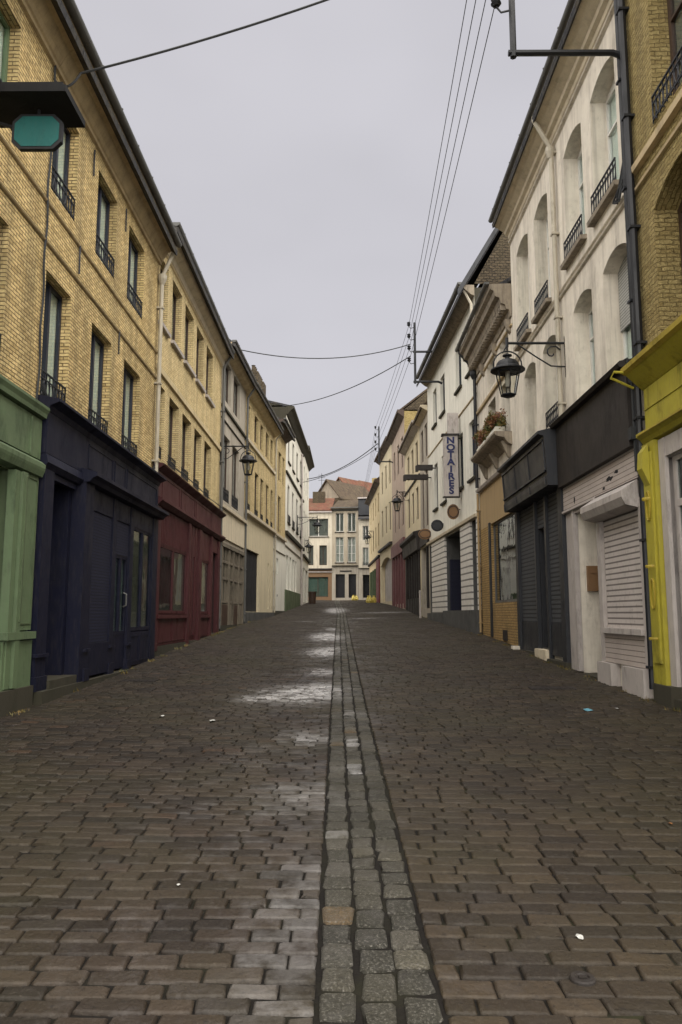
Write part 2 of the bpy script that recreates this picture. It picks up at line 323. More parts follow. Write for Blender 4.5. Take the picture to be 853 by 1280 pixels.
class House:
    """facade frame: P0 near end, P1 far end; side -1 = left of the street, +1 = right"""
    def __init__(s, name, P0, P1, side, zt, label, cat='house', depth=7.0):
        s.L = math.hypot(P1[0]-P0[0], P1[1]-P0[1]); s.zt = zt; s.D = depth
        a = math.atan2(P1[1]-P0[1], P1[0]-P0[0]); s.sg = -1.0 if side < 0 else 1.0
        s.P0 = P0; s.a = a
        s.zg = float(np.interp(min(P0[1], P1[1]), PY, PZ)); s.zb = s.zg
        s.root = empty(name, (P0[0], P0[1], s.zg), a, label, cat)
        s.ops = []
    def mb(s): return MB(s.sg, s.zb)
    def part(s, name, mb, mat, parent=None, smooth=False): return mb.build(name, mat, parent or s.root, smooth)
    def box(s, name, mat, *a, parent=None):
        m = s.mb(); m.box(*a); return s.part(name, m, mat, parent)
    def open(s, u0, u1, z0, z1, depth=0.25, rise=0.0): s.ops.append((u0, u1, z0, z1, depth, rise))
    def wall(s, mats, z0=None, bands=(), sidez=None):
        """front with true openings and reveals; bands=[(z, mat index)] changes material above z"""
        z0 = s.zb - 0.5 if z0 is None else z0
        m = s.mb(); us = {0.0, s.L}; zs = {z0, s.zt}
        for (a, b, c, d, dp, rs) in s.ops: us |= {a, b}; zs |= {c, d, d+rs}
        for z, i in bands: zs.add(z)
        us = sorted(u for u in us if 0 <= u <= s.L); zs = sorted(z for z in zs if z0 <= z <= s.zt)
        for i in range(len(us)-1):
            for j in range(len(zs)-1):
                cu, cz = (us[i]+us[i+1])/2, (zs[j]+zs[j+1])/2
                if any(a < cu < b and c < cz < d+rs for (a, b, c, d, dp, rs) in s.ops): continue
                m.cur = 0
                for z, k in bands:
                    if cz > z: m.cur = k
                m.face([(us[i], 0, zs[j]), (us[i+1], 0, zs[j]), (us[i+1], 0, zs[j+1]), (us[i], 0, zs[j+1])][::-1])
        for (a, b, c, d, dp, rs) in s.ops:
            m.cur = 0
            for z, k in bands:
                if (c+d)/2 > z: m.cur = k
            m.face([(a, 0, c), (a, -dp, c), (a, -dp, d), (a, 0, d)], [(0, c), (dp, c), (dp, d), (0, d)])
            m.face([(b, 0, c), (b, 0, d), (b, -dp, d), (b, -dp, c)], [(0, c), (0, d), (dp, d), (dp, c)])
            m.face([(a, 0, c), (b, 0, c), (b, -dp, c), (a, -dp, c)])
            if rs <= 0: m.face([(a, 0, d), (a, -dp, d), (b, -dp, d), (b, 0, d)])
            else:
                N = 10; arc = []
                for k in range(N+1):
                    t = k/N; arc.append((a+(b-a)*t, d+rs*(1-(2*t-1)**2)))
                for k in range(N):
                    (u_, z_), (u2, z2) = arc[k], arc[k+1]
                    m.face([(u_, 0, z_), (u2, 0, z2), (u2, 0, d+rs), (u_, 0, d+rs)][::-1])
                    m.face([(u_, 0, z_), (u_, -dp, z_), (u2, -dp, z2), (u2, 0, z2)])
        m.cur = len(mats)-1 if isinstance(mats, (list, tuple)) else 0
        D = s.D
        m.face([(0, 0, z0), (0, 0, s.zt), (0, -D, s.zt), (0, -D, z0)]); m.face([(s.L, 0, z0), (s.L, -D, z0), (s.L, -D, s.zt), (s.L, 0, s.zt)])
        m.face([(0, -D, z0), (0, -D, s.zt), (s.L, -D, s.zt), (s.L, -D, z0)])
        # floor and partition so the rooms behind the glass are closed and dark
        return s.part('wall', m, mats)
    def roof(s, mat, over=0.4, rise=3.2, z=None, u0=0.0, u1=None, th=0.12, gable=None):
        z = s.zt if z is None else z; u1 = s.L if u1 is None else u1; D = s.D; m = s.mb()
        sl_ = rise/(D/2); ze = z - over*sl_*0.35
        m.prism([(over, ze), (-D/2, z+rise), (-D/2, z+rise-th*1.3), (over-0.02, ze-th)], u0+0.003, u1-0.003)
        m.prism([(-D/2-0.001, z+rise), (-D-0.3, z-0.2), (-D-0.3, z-0.2-th), (-D/2-0.001, z+rise-th*1.3)], u0+0.003, u1-0.003)
        r = s.part('roof', m, mat)
        for u in (u0+0.02, u1-0.02):
            g = s.mb(); g.face([(u, 0, z), (u, -D, z), (u, -D/2, z+rise-th*1.4)]); s.part('gable', g, gable or m_stone)
        return r
    def gutter(s, d, z, r=0.075, mat=None, u0=0.0, u1=None):
        m = s.mb(); u1 = s.L if u1 is None else u1; n = 8
        pts = [(d+r*math.cos(math.pi+math.pi*k/n), z+r*math.sin(math.pi+math.pi*k/n)) for k in range(n+1)]
        inn = [(d+(r-.012)*math.cos(math.pi+math.pi*k/n), z+.002+(r-.012)*math.sin(math.pi+math.pi*k/n)) for k in range(n+1)]
        for A, fl in ((pts, 1), (inn, 0)):
            for k in range(n):
                m.face([(u0, A[k][0], A[k][1]), (u1, A[k][0], A[k][1]), (u1, A[k+1][0], A[k+1][1]), (u0, A[k+1][0], A[k+1][1])])
        m.face([(u0, p[0], p[1]) for p in pts]); m.face([(u1, p[0], p[1]) for p in pts])
        for x in np.arange(u0+0.6, u1, 1.1): m.box(x, x+0.03, d-r-.012, d+r+.012, z-.005, z+.012)
        s.part('gutter', m, mat or m_zinc, smooth=False)
    def string(s, z, h=0.045, p=0.035, mat=None, u0=0.0, u1=None, name='string_course'):
        m = s.mb(); u1 = s.L if u1 is None else u1
        m.prism([(0.003, z-h/2), (p, z-h/2+0.01), (p+0.012, z+h/2-0.015), (0.003, z+h/2)], u0+.002, u1-.002); s.part(name, m, mat or m_cornice)
    def pipe(s, u, z0, z1, d=0.12, r=0.055, mat=None, top=None, name='downpipe'):
        m = s.mb(); pts = [(u, d, z0), (u, d, z1)]
        if top: pts += [(u, d+.02, z1+0.12), (u+top[0], top[1], top[2]-0.1), (u+top[0], top[1], top[2])]
        m.tube(pts, r, 8)
        z = z0+0.3
        while z < z1: m.box(u-r-.015, u+r+.015, 0.0, d+r+.012, z, z+0.04); z += 1.9
        s.part(name, m, mat or m_pipe)
    def railing(s, parent, u0, u1, z0, z1, d=0.02, dense=6, name='railing'):
        m = s.mb(); r = 0.010
        m.box(u0, u1, d-.014, d+.014, z1-.022, z1); m.box(u0, u1, d-.01, d+.01, z0+.04, z0+.062); m.box(u0, u1, d-.01, d+.01, z1-.13, z1-.11)
        n = max(3, int((u1-u0)/0.12))
        for i in range(n+1):
            x = u0+(u1-u0)*i/n; m.box(x-.008, x+.008, d-.008, d+.008, z0, z1-.01)
        cx = [(u0+(u1-u0)*(i+.5)/n) for i in range(n)]; w = (u1-u0)/n*0.42; h = (z1-z0-.2)/2
        for x in cx:
            m.tube([(x+w*math.cos(a), d, z0+.065+h+h*0.95*math.sin(a)) for a in np.linspace(0, 2*math.pi, 11)[:-1]], r*0.8, 4, True)
        s.part(name, m, m_iron, parent)
    def window(s, u0, u1, z0, z1, depth=0.25, rise=0.0, frame=None, curt=None, cross=(0.0,), mull=True, sill=None, rail=0.0,
               glass=None, fw=0.055, cut=True, name='window', raild=-0.02, blind=0.0, sillp=0.09):
        if cut: s.open(u0, u1, z0, z1, depth+0.12, rise)
        f = s.mb(); a, b = u0, u1; zt = z1+rise*0.9; dd = -depth
        f.box(a, a+fw, dd-.06, dd, z0, zt); f.box(b-fw, b, dd-.06, dd, z0, zt)
        f.box(a+fw, b-fw, dd-.06, dd, z0, z0+fw*1.4); f.box(a+fw, b-fw, dd-.06, dd, z1-fw, zt)
        if mull: f.box((a+b)/2-fw*.7, (a+b)/2+fw*.7, dd-.055, dd+.012, z0+fw*1.4, z1-fw)
        for t in cross:
            if t > 0:
                z = z0+(z1-z0)*t; f.box(a+fw, b-fw, dd-.05, dd+.006, z-.02, z+.02)
        w = s.part(name, f, frame or m_dframe)
        g = s.mb(); g.box(a+fw*.8, b-fw*.8, dd-.036, dd-.030, z0+fw, z1-fw*.6); s.part('pane', g, glass or m_glass, w)
        if curt:
            c = s.mb(); n = 14
            for k in range(n):
                x0 = a+.01+(b-a-.02)*k/n; x1 = a+.01+(b-a-.02)*(k+1)/n
                o0 = 0.012 if k % 2 else -0.012; o1 = -o0
                c.face([(x0, dd-.072+o0*.4, z0+.01), (x1, dd-.072+o1*.4, z0+.01), (x1, dd-.072+o1*.4, zt), (x0, dd-.072+o0*.4, zt)][::-1])
            s.part('curtain', c, curt, w)
        if blind:
            c = s.mb(); c.box(a+.01, b-.01, dd+.015, dd+.03, z1-(z1-z0)*blind, zt); s.part('blind', c, m_blind, w)
        if sill:
            c = s.mb(); c.prism([(-.05, z0-.10), (sillp, z0-.10), (sillp+.01, z0-.02), (-.05, z0+.004)], u0-.08, u1+.08); s.part('sill', c, sill, w)
        if rail: s.railing(w, u0+.01, u1-.01, z0+.02, z0+rail, raild)
        return w

# ================================================================== GROUND
def build_ground():
    xs = np.array([-160, -60, -20, -9, -5.2, -4.6, -3, -1.5, -.6, 0, .6, 1.5, 3, 4.7, 5.4, 9, 20, 60, 160.]); ys = np.concatenate([np.arange(-40, 100, 1.0), np.arange(100, 400, 20)])
    v = [(x, y, float(gz(x, y))-0.016) for y in ys for x in xs]; n = len(xs)
    f = [(j*n+i, j*n+i+1, (j+1)*n+i+1, (j+1)*n+i) for j in range(len(ys)-1) for i in range(n-1)]
    me = bpy.data.meshes.new('ground'); me.from_pydata(v, [], f); o = bpy.data.objects.new('ground', me); col.objects.link(o)
    M = MT('joint_dirt'); ob = M.coord('Object')
    a = M.noise(ob, 2.2, 5, 0.6, 0.48, 0.62); b = M.noise(ob, 40, 4, 0.6)
    sxx = M.n('ShaderNodeSeparateXYZ'); M.l(ob, sxx.inputs[0])
    side = M.n('ShaderNodeMapRange'); side.inputs['From Min'].default_value = 0.1; side.inputs['From Max'].default_value = 1.6
    side.inputs['To Min'].default_value = 0.25; side.inputs['To Max'].default_value = 0.9; M.l(sxx.outputs[0], side.inputs[0])
    c = M.mix(b, C(0.003, 0.0024, 0.002), C(0.010, 0.008, 0.006)); c = M.mix(M.math('MULTIPLY', a, side.outputs[0]), c, C(0.024, 0.024, 0.009))
    me.materials.append(M.fin(c, 0.85, M.bump(b, 0.6, 0.01), 0.2))
    me.polygons.foreach_set('use_smooth', [True]*len(me.polygons)); tag(o, kind='structure')
build_ground()

def sett_rects():
    """lays the courses: returns arrays of (x0,x1,y0,y1,type,skew)"""
    R = []
    # left field: 0.24 x 0.14 setts
    def field(side, rowh, wid, jx, jy, sk):
        y = 1.2; r = 0
        while y < 86:
            h = rowh*(1+rng.uniform(-.09, .09)); g = float(gx(y+h/2))
            if side < 0: a, b = -5.3, g-0.262
            else: a, b = g+0.262, 5.3
            b0, a0 = (b, a)
            x = (b0 if side < 0 else a0); first = True
            while (x > a0 if side < 0 else x < b0):
                w = wid*(1+rng.uniform(-.22, .22))
                if first: w *= (0.55 if r % 2 else 1.0)*rng.uniform(.9, 1.1); first = False
                x2 = x-w if side < 0 else x+w
                lo, hi = min(x, x2), max(x, x2)
                R.append((lo+jx, hi-jx, y+jy, y+h-jy, 0 if side < 0 else 1, sk)); x = x2
            y += h; r += 1
    field(-1, 0.130, 0.232, 0.0040, 0.0095, 0.0)
    field(1, 0.140, 0.242, 0.0036, 0.0075, -0.045)
    for c in (-1, 0, 1):
        y = 1.2+rng.uniform(0, .2)
        while y < 86:
            h = 0.215*(1+rng.uniform(-.18, .18)); g = float(gx(y+h/2))
            jw = rng.uniform(0, .008)
            xo = g+c*0.170+rng.normal(0, .0028); R.append((xo-.070-jw, xo+.070+jw, y+.015, y+h-.015, 2, 0.0)); y += h
    return np.array(R)
# sky sheen of wet stone painted as pale colour on setts beside the gutter (x, y, half sizes, amount)
WET_SHEEN = [(-.75, 12.8, .55, .8, 1.4), (-.35, 13.6, .35, .8, .8), (-1.3, 12.2, .4, .35, .7), (-.5, 16.0, .28, .6, .8), (-.6, 20.3, .35, 1.0, 1.6), (-.35, 21.5, .25, .7, .9),
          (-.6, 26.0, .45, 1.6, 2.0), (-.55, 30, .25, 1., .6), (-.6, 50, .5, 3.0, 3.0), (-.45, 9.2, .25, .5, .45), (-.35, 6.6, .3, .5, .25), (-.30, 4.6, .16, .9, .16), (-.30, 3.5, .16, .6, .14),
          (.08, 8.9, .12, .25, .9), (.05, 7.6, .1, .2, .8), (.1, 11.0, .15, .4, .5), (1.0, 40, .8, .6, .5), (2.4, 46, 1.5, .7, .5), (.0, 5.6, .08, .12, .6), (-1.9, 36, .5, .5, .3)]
def build_setts():
    R = sett_rects(); n = len(R); x0, x1, y0, y1, ty, sk = R.T
    cx, cy = (x0+x1)/2, (y0+y1)/2; hx_, hy_ = (x1-x0)/2, (y1-y0)/2
    wav = 0.025*np.sin(cx*1.7+cy*0.31)+0.018*np.sin(cx*3.1-cy*0.9)
    cy = cy + np.where(ty < 2, wav, 0)
    ch = 0.10                                           # corner cut
    ux = np.array([-1+ch, 1-ch, 1, 1, 1-ch, -1+ch, -1, -1.]); uy = np.array([-1, -1, -1+ch*1.5, 1-ch*1.5, 1, 1, 1-ch*1.5, -1+ch*1.5])
    V = []
    jit = rng.normal(0, 0.0036, (n, 8, 2)); tilt = rng.normal(0, 0.012, (n, 2)); lift = rng.normal(0, 0.0022, n) - np.where(rng.random(n) < .04, .007, 0)
    gran = (ty == 2)[:, None]
    jit *= np.where(gran, 1.6, 1.0)[..., None]
    for ring, (ins, dz) in enumerate(((0.011, 0.0), (0.001, -0.008), (0.0, -0.035))):
        X = cx[:, None]+ux[None]*(hx_[:, None]-ins)+jit[:, :, 0]; Y = cy[:, None]+uy[None]*(hy_[:, None]-ins)+jit[:, :, 1]
        Y = Y + sk[:, None]*(X-0.3)
        if ring == 0: X += rng.normal(0, .002, X.shape); Y += rng.normal(0, .002, Y.shape)
        Z = gz(cx, cy)[:, None]+(X-cx[:, None])*tilt[:, :1]+(Y-cy[:, None])*(tilt[:, 1:]+0.031)+lift[:, None]+dz
        Z = np.where(gran & (ring == 0), Z+rng.normal(0, .002, X.shape), Z)
        V.append(np.stack([X, Y, Z], -1))
    # centre vertex
    Vc = np.stack([cx, cy+sk*(cx-0.3), gz(cx, cy)+lift+np.where(ty == 2, .005, .0008)], -1)[:, None]
    A = np.concatenate([Vc]+V, 1); A = A.reshape(-1, 3); per = 25
    F = []
    for k in range(8): F.append((0, 1+k, 1+(k+1) % 8))
    tri = np.array(F); q = []
    for r in range(2):
        for k in range(8): q.append((1+r*8+k, 9+r*8+k, 9+r*8+(k+1) % 8, 1+r*8+(k+1) % 8))
    quad = np.array(q)
    base = (np.arange(n)*per)[:, None, None]
    T = (tri[None]+base).reshape(-1, 3); Q = (quad[None]+base).reshape(-1, 4)
    me = bpy.data.meshes.new('road'); me.vertices.add(len(A)); me.vertices.foreach_set('co', A.ravel())
    li = np.concatenate([T.ravel(), Q.ravel()]); me.loops.add(len(li)); me.loops.foreach_set('vertex_index', li)
    me.polygons.add(len(T)+len(Q)); st = np.concatenate([np.arange(len(T))*3, len(T)*3+np.arange(len(Q))*4])
    me.polygons.foreach_set('loop_start', st); me.update(calc_edges=True)
    me.polygons.foreach_set('use_smooth', [False]*len(T)+[True]*len(Q))
    ca = me.color_attributes.new('stone', 'FLOAT_COLOR', 'POINT')
    rv = rng.random(n); rw = rng.random(n)
    rr = np.stack([rv, ty/2, rw, np.ones(n)], -1).repeat(per, 0); ca.data.foreach_set('color', rr.ravel())
    sheen_v = np.zeros(n)
    for (ex, ey, rx_, ry_, am) in WET_SHEEN:
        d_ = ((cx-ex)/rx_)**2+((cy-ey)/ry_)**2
        sheen_v += am*np.exp(-d_*1.2)
    sheen_v = np.clip(sheen_v*(0.45+0.85*rng.random(n)), 0, 1)
    sa = me.attributes.new('wet_sheen', 'FLOAT', 'POINT'); sa.data.foreach_set('value', sheen_v.repeat(per))
    o = bpy.data.objects.new('road', me); col.objects.link(o); tag(o, kind='structure')
    M = MT('setts'); at = M.n('ShaderNodeAttribute'); at.attribute_name = 'stone'
    sp = M.n('ShaderNodeSeparateColor'); M.l(at.outputs['Color'], sp.inputs[0]); ob = M.coord('Object')
    def ramp(fac, stops):
        r = M.n('ShaderNodeValToRGB'); r.color_ramp.interpolation = 'LINEAR'
        while len(r.color_ramp.elements) < len(stops): r.color_ramp.elements.new(0.5)
        for e_, (p, c) in zip(r.color_ramp.elements, stops): e_.position = p; e_.color = c
        M.l(fac, r.inputs[0]); return r.outputs[0]
    brown = ramp(sp.outputs[0], [(0, C(0.015, 0.0115, 0.0095)), (.3, C(0.030, 0.022, 0.016)), (.6, C(0.046, 0.034, 0.024)), (.85, C(0.062, 0.048, 0.036)), (.95, C(0.036, 0.032, 0.030)), (1, C(0.075, 0.044, 0.026))])
    brownr = ramp(sp.outputs[0], [(0, C(0.024, 0.018, 0.0125)), (.4, C(0.041, 0.031, 0.020)), (.8, C(0.058, 0.044, 0.029)), (1, C(0.074, 0.056, 0.036))])
    gran_ = ramp(sp.outputs[0], [(0, C(0.034, 0.033, 0.027)), (.5, C(0.062, 0.058, 0.046)), (.85, C(0.092, 0.084, 0.066)), (.97, C(0.11, 0.10, 0.075)), (1, C(0.16, 0.10, 0.045))])
    brown = M.mix(1.0, brown, C(.66, .62, .58), 'MULTIPLY'); brownr = M.mix(1.0, brownr, C(.62, .58, .53), 'MULTIPLY')
    isr = M.math('GREATER_THAN', sp.outputs[1], 0.25); isg = M.math('GREATER_THAN', sp.outputs[1], 0.75)
    speck = M.noise(ob, 95, 5, 0.75, 0.42, 0.62); sm = M.noise(ob, 14, 5, 0.65, 0.35, 0.7); big = M.noise(ob, 0.55, 5, 0.6, 0.42, 0.62)
    c = M.mix(isr, brown, brownr); c = M.mix(M.math('MULTIPLY', sm, 0.55), c, C(0.020, 0.015, 0.011))
    g_ = M.mix(M.math('MULTIPLY', speck, 0.7), gran_, C(0.014, 0.013, 0.011)); g_ = M.mix(M.noise(ob, 75, 4, 0.8, 0.53, 0.63), g_, C(0.17, 0.16, 0.14))
    c = M.mix(isg, c, g_)
    c = M.mix(M.math('MULTIPLY', big, 0.40), c, C(0.030, 0.026, 0.011))       # moss / algae film in patches
    pit = M.noise(ob, 48, 6, 0.8, 0.56, 0.70)
    c = M.mix(M.math('MULTIPLY', pit, 0.5), c, C(0.085, 0.072, 0.056))
    crk = M.noise(ob, 21, 6, 0.75, 0.58, 0.66)
    c = M.mix(M.math('MULTIPLY', crk, 0.6), c, C(0.009, 0.007, 0.0055))
    # pale noise patches in a band along the gutter
    sep = M.n('ShaderNodeSeparateXYZ'); M.l(ob, sep.inputs[0])
    band = M.n('ShaderNodeMapRange'); band.inputs['From Min'].default_value = 1.7; band.inputs['From Max'].default_value = 0.15; band.interpolation_type = 'SMOOTHSTEP'
    M.l(M.math('ABSOLUTE', M.math('ADD', sep.outputs[0], 0.35)), band.inputs[0])
    pale_nz = M.math('MULTIPLY', M.noise(ob, 3.2, 6, 0.7, 0.50, 0.66), band.outputs[0])
    c = M.mix(M.math('MULTIPLY', pale_nz, 0.18), c, C(0.16, 0.15, 0.15))
    sheen_at = M.n('ShaderNodeAttribute'); sheen_at.attribute_name = 'wet_sheen'
    sheen_fac = M.math('MULTIPLY', sheen_at.outputs['Fac'], M.noise(ob, 5, 6, .7, .36, .56))
    c = M.mix(M.math('MINIMUM', sheen_fac, 0.85), c, C(0.44, 0.43, 0.43))  # reflection on the wet setts mixed into the base colour
    damp = M.noise(ob, 0.9, 4, 0.6, 0.35, 0.65)
    r = M.math('SUBTRACT', 0.66, M.math('MULTIPLY', damp, 0.14)); r = M.math('SUBTRACT', r, M.math('MULTIPLY', M.math('MULTIPLY', band.outputs[0], M.noise(ob, 1.6, 5, .6, .45, .6)), 0.26))
    r = M.math('SUBTRACT', M.math('ADD', r, M.math('MULTIPLY', sm, 0.1)), M.math('MULTIPLY', sheen_fac, 0.3))
    h = M.math('ADD', M.noise(ob, 28, 5, 0.6), M.math('MULTIPLY', M.math('MULTIPLY', speck, isg), 0.9))
    h = M.math('ADD', h, M.math('MULTIPLY', M.noise(ob, 7, 3, 0.5), 1.4))
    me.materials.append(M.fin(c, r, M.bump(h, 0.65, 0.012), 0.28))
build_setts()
# ================================================================== LEFT ROW
def L(y0, y1, x0=-4.6, x1=-4.6): return (x0, y0), (x1, y1)
TRIM = m_cornice
def eaves_brick(h, u0=0.0, u1=None, z=10.22):
    u1 = h.L if u1 is None else u1; m = h.mb()
    m.prism([(0.003, z-.06), (.05, z-.05), (.06, z+.0), (.09, z+.02), (.12, z+.10), (.22, z+.26), (.36, z+.33), (.40, z+.35), (.41, z+.44), (0.003, z+.44)], u0, u1)
    h.part('cornice', m, TRIM); h.gutter(.47, z+.48, .085, u0=u0, u1=u1)

# --- green shop house
G = House('brick_house', *L(3.0, 11.12), -1, 10.62, 'yellow brick house over the pale green shop, nearest on the left')
for y in (4.2, 6.4, 8.72):
    G.window(y-3, y+1.15-3, 8.2, 9.85, .15, frame=m_green if y > 8 else m_dframe, curt=m_curtl, rail=.5)
    G.window(y-3, y+1.15-3, 4.82, 6.87, .15, curt=m_curtl, rail=.5)
G.open(0.8, 7.35, 1.28, 3.56, .35)
G.wall([m_greend, m_brick, m_stone], bands=[(4.62, 1)])
G.string(7.27); G.string(7.9); eaves_brick(G); G.roof(m_slate, .45, 3.2, 10.66)
sf = G.mb(); U = lambda y: y-3.0
for (a, b, d, z0, z1) in ((2.9, 3.8, .10, 0, 4.47), (10.27, 10.40, .12, .62, 3.56), (10.43, 10.57, .16, .62, 3.56), (10.60, 11.10, .09, 1.38, 3.62), (10.56, 11.10, .12, .60, 1.24), (10.2, 10.56, .10, 0.3, 1.24)):
    if a < 3.0: a = 3.02
    sf.box(U(a), U(b), .004, d, z0, z1)
sf.box(U(3.8), U(10.27), .004, .08, .1, 1.24)
sf.box(U(10.18), U(11.11), .005, .17, 1.26, 1.36)
sf.prism([(.005, 3.58), (.14, 3.60), (.17, 3.68), (.18, 3.72), (.18, 3.78), (.12, 3.83), (.005, 3.84)], .02, U(11.115))
sf.box(.02, U(11.10), .004, .10, 3.86, 4.45); sf.box(U(10.69), U(10.715), .10, .125, 3.88, 4.42)
sf.prism([(.005, 4.46), (.16, 4.48), (.17, 4.54), (.20, 4.60), (.20, 4.64), (.005, 4.70)], .02, U(11.115))
sfo = G.part('shopfront', sf, m_green)
tr = G.mb()
tr.box(U(10.50), U(10.53), .16, .18, 1.5, 3.5)
for (a, b) in ((10.63, 11.07),):
    for (z0, z1) in ((1.46, 3.55), (.66, 1.18)):
        tr.box(U(a), U(a)+.02, .09, .105, z0, z1); tr.box(U(b)-.02, U(b), .09, .105, z0, z1)
        tr.box(U(a), U(b), .09, .104, z1-.02, z1); tr.box(U(a), U(b), .09, .104, z0, z0+.02)
G.part('panel_moulding', tr, m_greend, sfo)
G.box('stone_plinth', m_stone, U(3.2), U(11.13), .003, .16, -.2, .60)
for (a, b) in ((3.85, 6.0), (6.05, 8.1), (8.15, 10.25)):
    G.window(U(a), U(b), 1.3, 3.54, .10, frame=m_green, curt=m_curtl, mull=False, cut=False, name='shop_window', glass=m_glassd)

# --- navy shop house
N = House('brick_house', *L(11.13, 18.0), -1, 10.62, 'yellow brick house over the dark navy shop, second on the left')
U = lambda y: y-11.13
for (a, b) in ((11.2, 12.28), (13.35, 14.53), (15.4, 16.65)):
    N.window(U(a), U(b), 8.2, 9.84, .15, frame=m_dframe, curt=m_curtl, rail=.42)
    N.window(U(a), U(b), 4.82, 6.87, .15, frame=m_dframe, curt=m_curtl, rail=.48)
N.open(U(11.6), U(12.62), .62, 3.75, .55); N.open(U(13.2), U(17.6), 1.1, 3.5, .3)
N.wall([m_navy, m_brick, m_stone], bands=[(4.7, 1)]); N.string(7.27); N.string(7.9); eaves_brick(N); N.roof(m_slate, .45, 3.2, 10.66)
sf = N.mb()
sf.box(U(11.2), U(11.58), .004, .14, .35, 3.82)                     # left pilaster
sf.box(U(12.74), U(13.18), .004, .24, .45, 3.9)                     # deep pilaster
sf.box(U(11.58), U(12.64), .004, .10, 3.66, 3.82)
sf.box(.02, U(18.0)-.01, .004, .16, 3.98, 4.62)
sf.prism([(.005, 4.60), (.17, 4.62), (.20, 4.70), (.34, 4.76), (.34, 4.80), (.005, 4.86)], .0, U(18.02))
sf.prism([(.005, 3.80), (.30, 3.82), (.34, 3.88), (.42, 3.92), (.42, 3.98), (.165, 4.05), (.005, 4.05)], U(12.72), U(18.02))
sf.prism([(.005, 3.74), (.14, 3.76), (.20, 3.84), (.165, 3.97), (.005, 3.97)], .02, U(12.72))
for z0, z1, c0, c1 in ((.55, 3.81, 14.5, 14.74), (.55, 3.81, 15.68, 15.92), (.55, 3.81, 17.55, 17.99)):
    sf.box(U(c0), U(c1), .006, .185, z0, z1)
sf.box(U(13.18), U(17.55), .004, .17, 3.42, 3.8); sf.box(U(13.18), U(14.5), .004, .19, .55, 1.10)
sf.box(U(15.93), U(17.54), .004, .165, .55, 1.24); sf.box(U(14.74), U(15.68), .004, .13, .55, 1.2)
for (a, b) in ((13.0, 14.4), (14.52, 15.25), (15.35, 17.8)):
    sf.box(U(a), U(b), .16, .175, 4.10, 4.125); sf.box(U(a), U(b), .16, .175, 4.50, 4.525); sf.box(U(a), U(a)+.025, .16, .174, 4.126, 4.499); sf.box(U(b)-.025, U(b), .16, .174, 4.126, 4.499)
for (a, b) in ((15.98, 16.62), (16.72, 17.45)):
    sf.box(U(a), U(b), .165, .178, .62, .645); sf.box(U(a), U(b), .165, .178, 1.14, 1.165); sf.box(U(a), U(a)+.025, .165, .177, .646, 1.139); sf.box(U(b)-.025, U(b), .165, .177, .646, 1.139)
for c0, c1, dd in ((11.2, 11.58, .14), (12.95, 13.18, .24), (14.5, 14.74, .185), (15.68, 15.92, .185)):
    sf.box(U(c0)-.03, U(c1)+.03, .004, dd+.04, .98, 1.03); sf.box(U(c0)-.02, U(c1)+.02, .004, dd+.03, .5, .70)
sfo = N.part('shopfront', sf, m_navy)
c = N.mb(); c.box(U(13.2), U(14.5), .02, .15, 1.10, 3.42); N.part('roller_shutter', c, m_navyshut, sfo)
c = N.mb(); c.box(U(14.76), U(15.66), .03, .15, 2.75, 3.42); N.part('door_shutter', c, m_navyshut, sfo)
c = N.mb(); c.box(U(11.6), U(12.62), -.52, -.46, .65, 3.1); c.box(U(11.6), U(12.62), -.50, -.30, 3.08, 3.18); c.box(U(12.08), U(12.12), -.46, -.43, .65, 3.08)
for k in range(6): c.box(U(11.66)+k*.16, U(11.675)+k*.16, -.46, -.45, .7, 3.0)
d = N.part('door', c, m_navy_dk, sfo)
c = N.mb(); c.box(U(11.62), U(12.6), -.40, -.38, 3.18, 3.66); N.part('fanlight', c, m_glass, sfo)
c = N.mb(); c.box(U(11.62), U(12.6), -.50, -.48, 3.18, 3.7); N.part('fanlight_blind', c, m_curt, sfo)
w = N.window(U(15.93), U(17.54), 1.26, 3.42, -.155, frame=m_navy, curt=m_curtb, cut=False, name='shop_window', glass=m_glassd)
w = N.window(U(14.75), U(15.67), 1.2, 2.75, -.14, frame=m_navy, curt=m_curtl, cut=False, name='door', glass=m_glassd, mull=True)
c = N.mb(); c.tube([(U(15.55), .12, 1.75), (U(15.55), .18, 1.78), (U(15.55), .18, 2.0), (U(15.55), .12, 2.03)], .018, 6); N.part('handle', c, m_zinc, w)
N.box('stone_plinth', m_stone, U(11.2), U(18.0), .003, .26, .0, .50)
c = N.mb(); c.box(U(11.59), U(12.73), -.5, .22, .2, .625); N.part('door_step', c, m_stone)
N.pipe(U(17.93), 4.9, 9.75, .10, .05, m_pipe, top=(.05, .40, 10.72))
c = N.mb(); c.lathe((U(17.93), .10, 9.62), [(.0, 0), (.055, 0), (.11, .14), (.12, .24), (.0, .24)], 10); N.part('hopper', c, m_pipe)
c = N.mb(); c.tube([(U(18.0), .06, .6), (U(18.0), .06, 4.5)], .03, 6); N.part('waste_pipe', c, m_zinc)
# wall conduit with knots of old wiring
c = N.mb(); pts = [(-.06, .03, 10.3)]
for i in range(24): pts.append((-.10+.03*math.sin(i*1.3), .035, 10.1-i*.235))
c.tube(pts, .018, 5)
for k in range(5): c.tube([(.0, .05, 4.95+.03*k), (.35, .07, 4.78+.05*math.sin(k)), (.9+.2*k, .06, 4.88)], .012, 5)
for k in range(3): c.tube([(6.7, .06, 4.95+.03*k), (6.85, .12, 5.2+.1*k), (6.95, .08, 4.9), (6.8, .1, 4.75)], .014, 5)
N.part('wiring', c, m_cable)
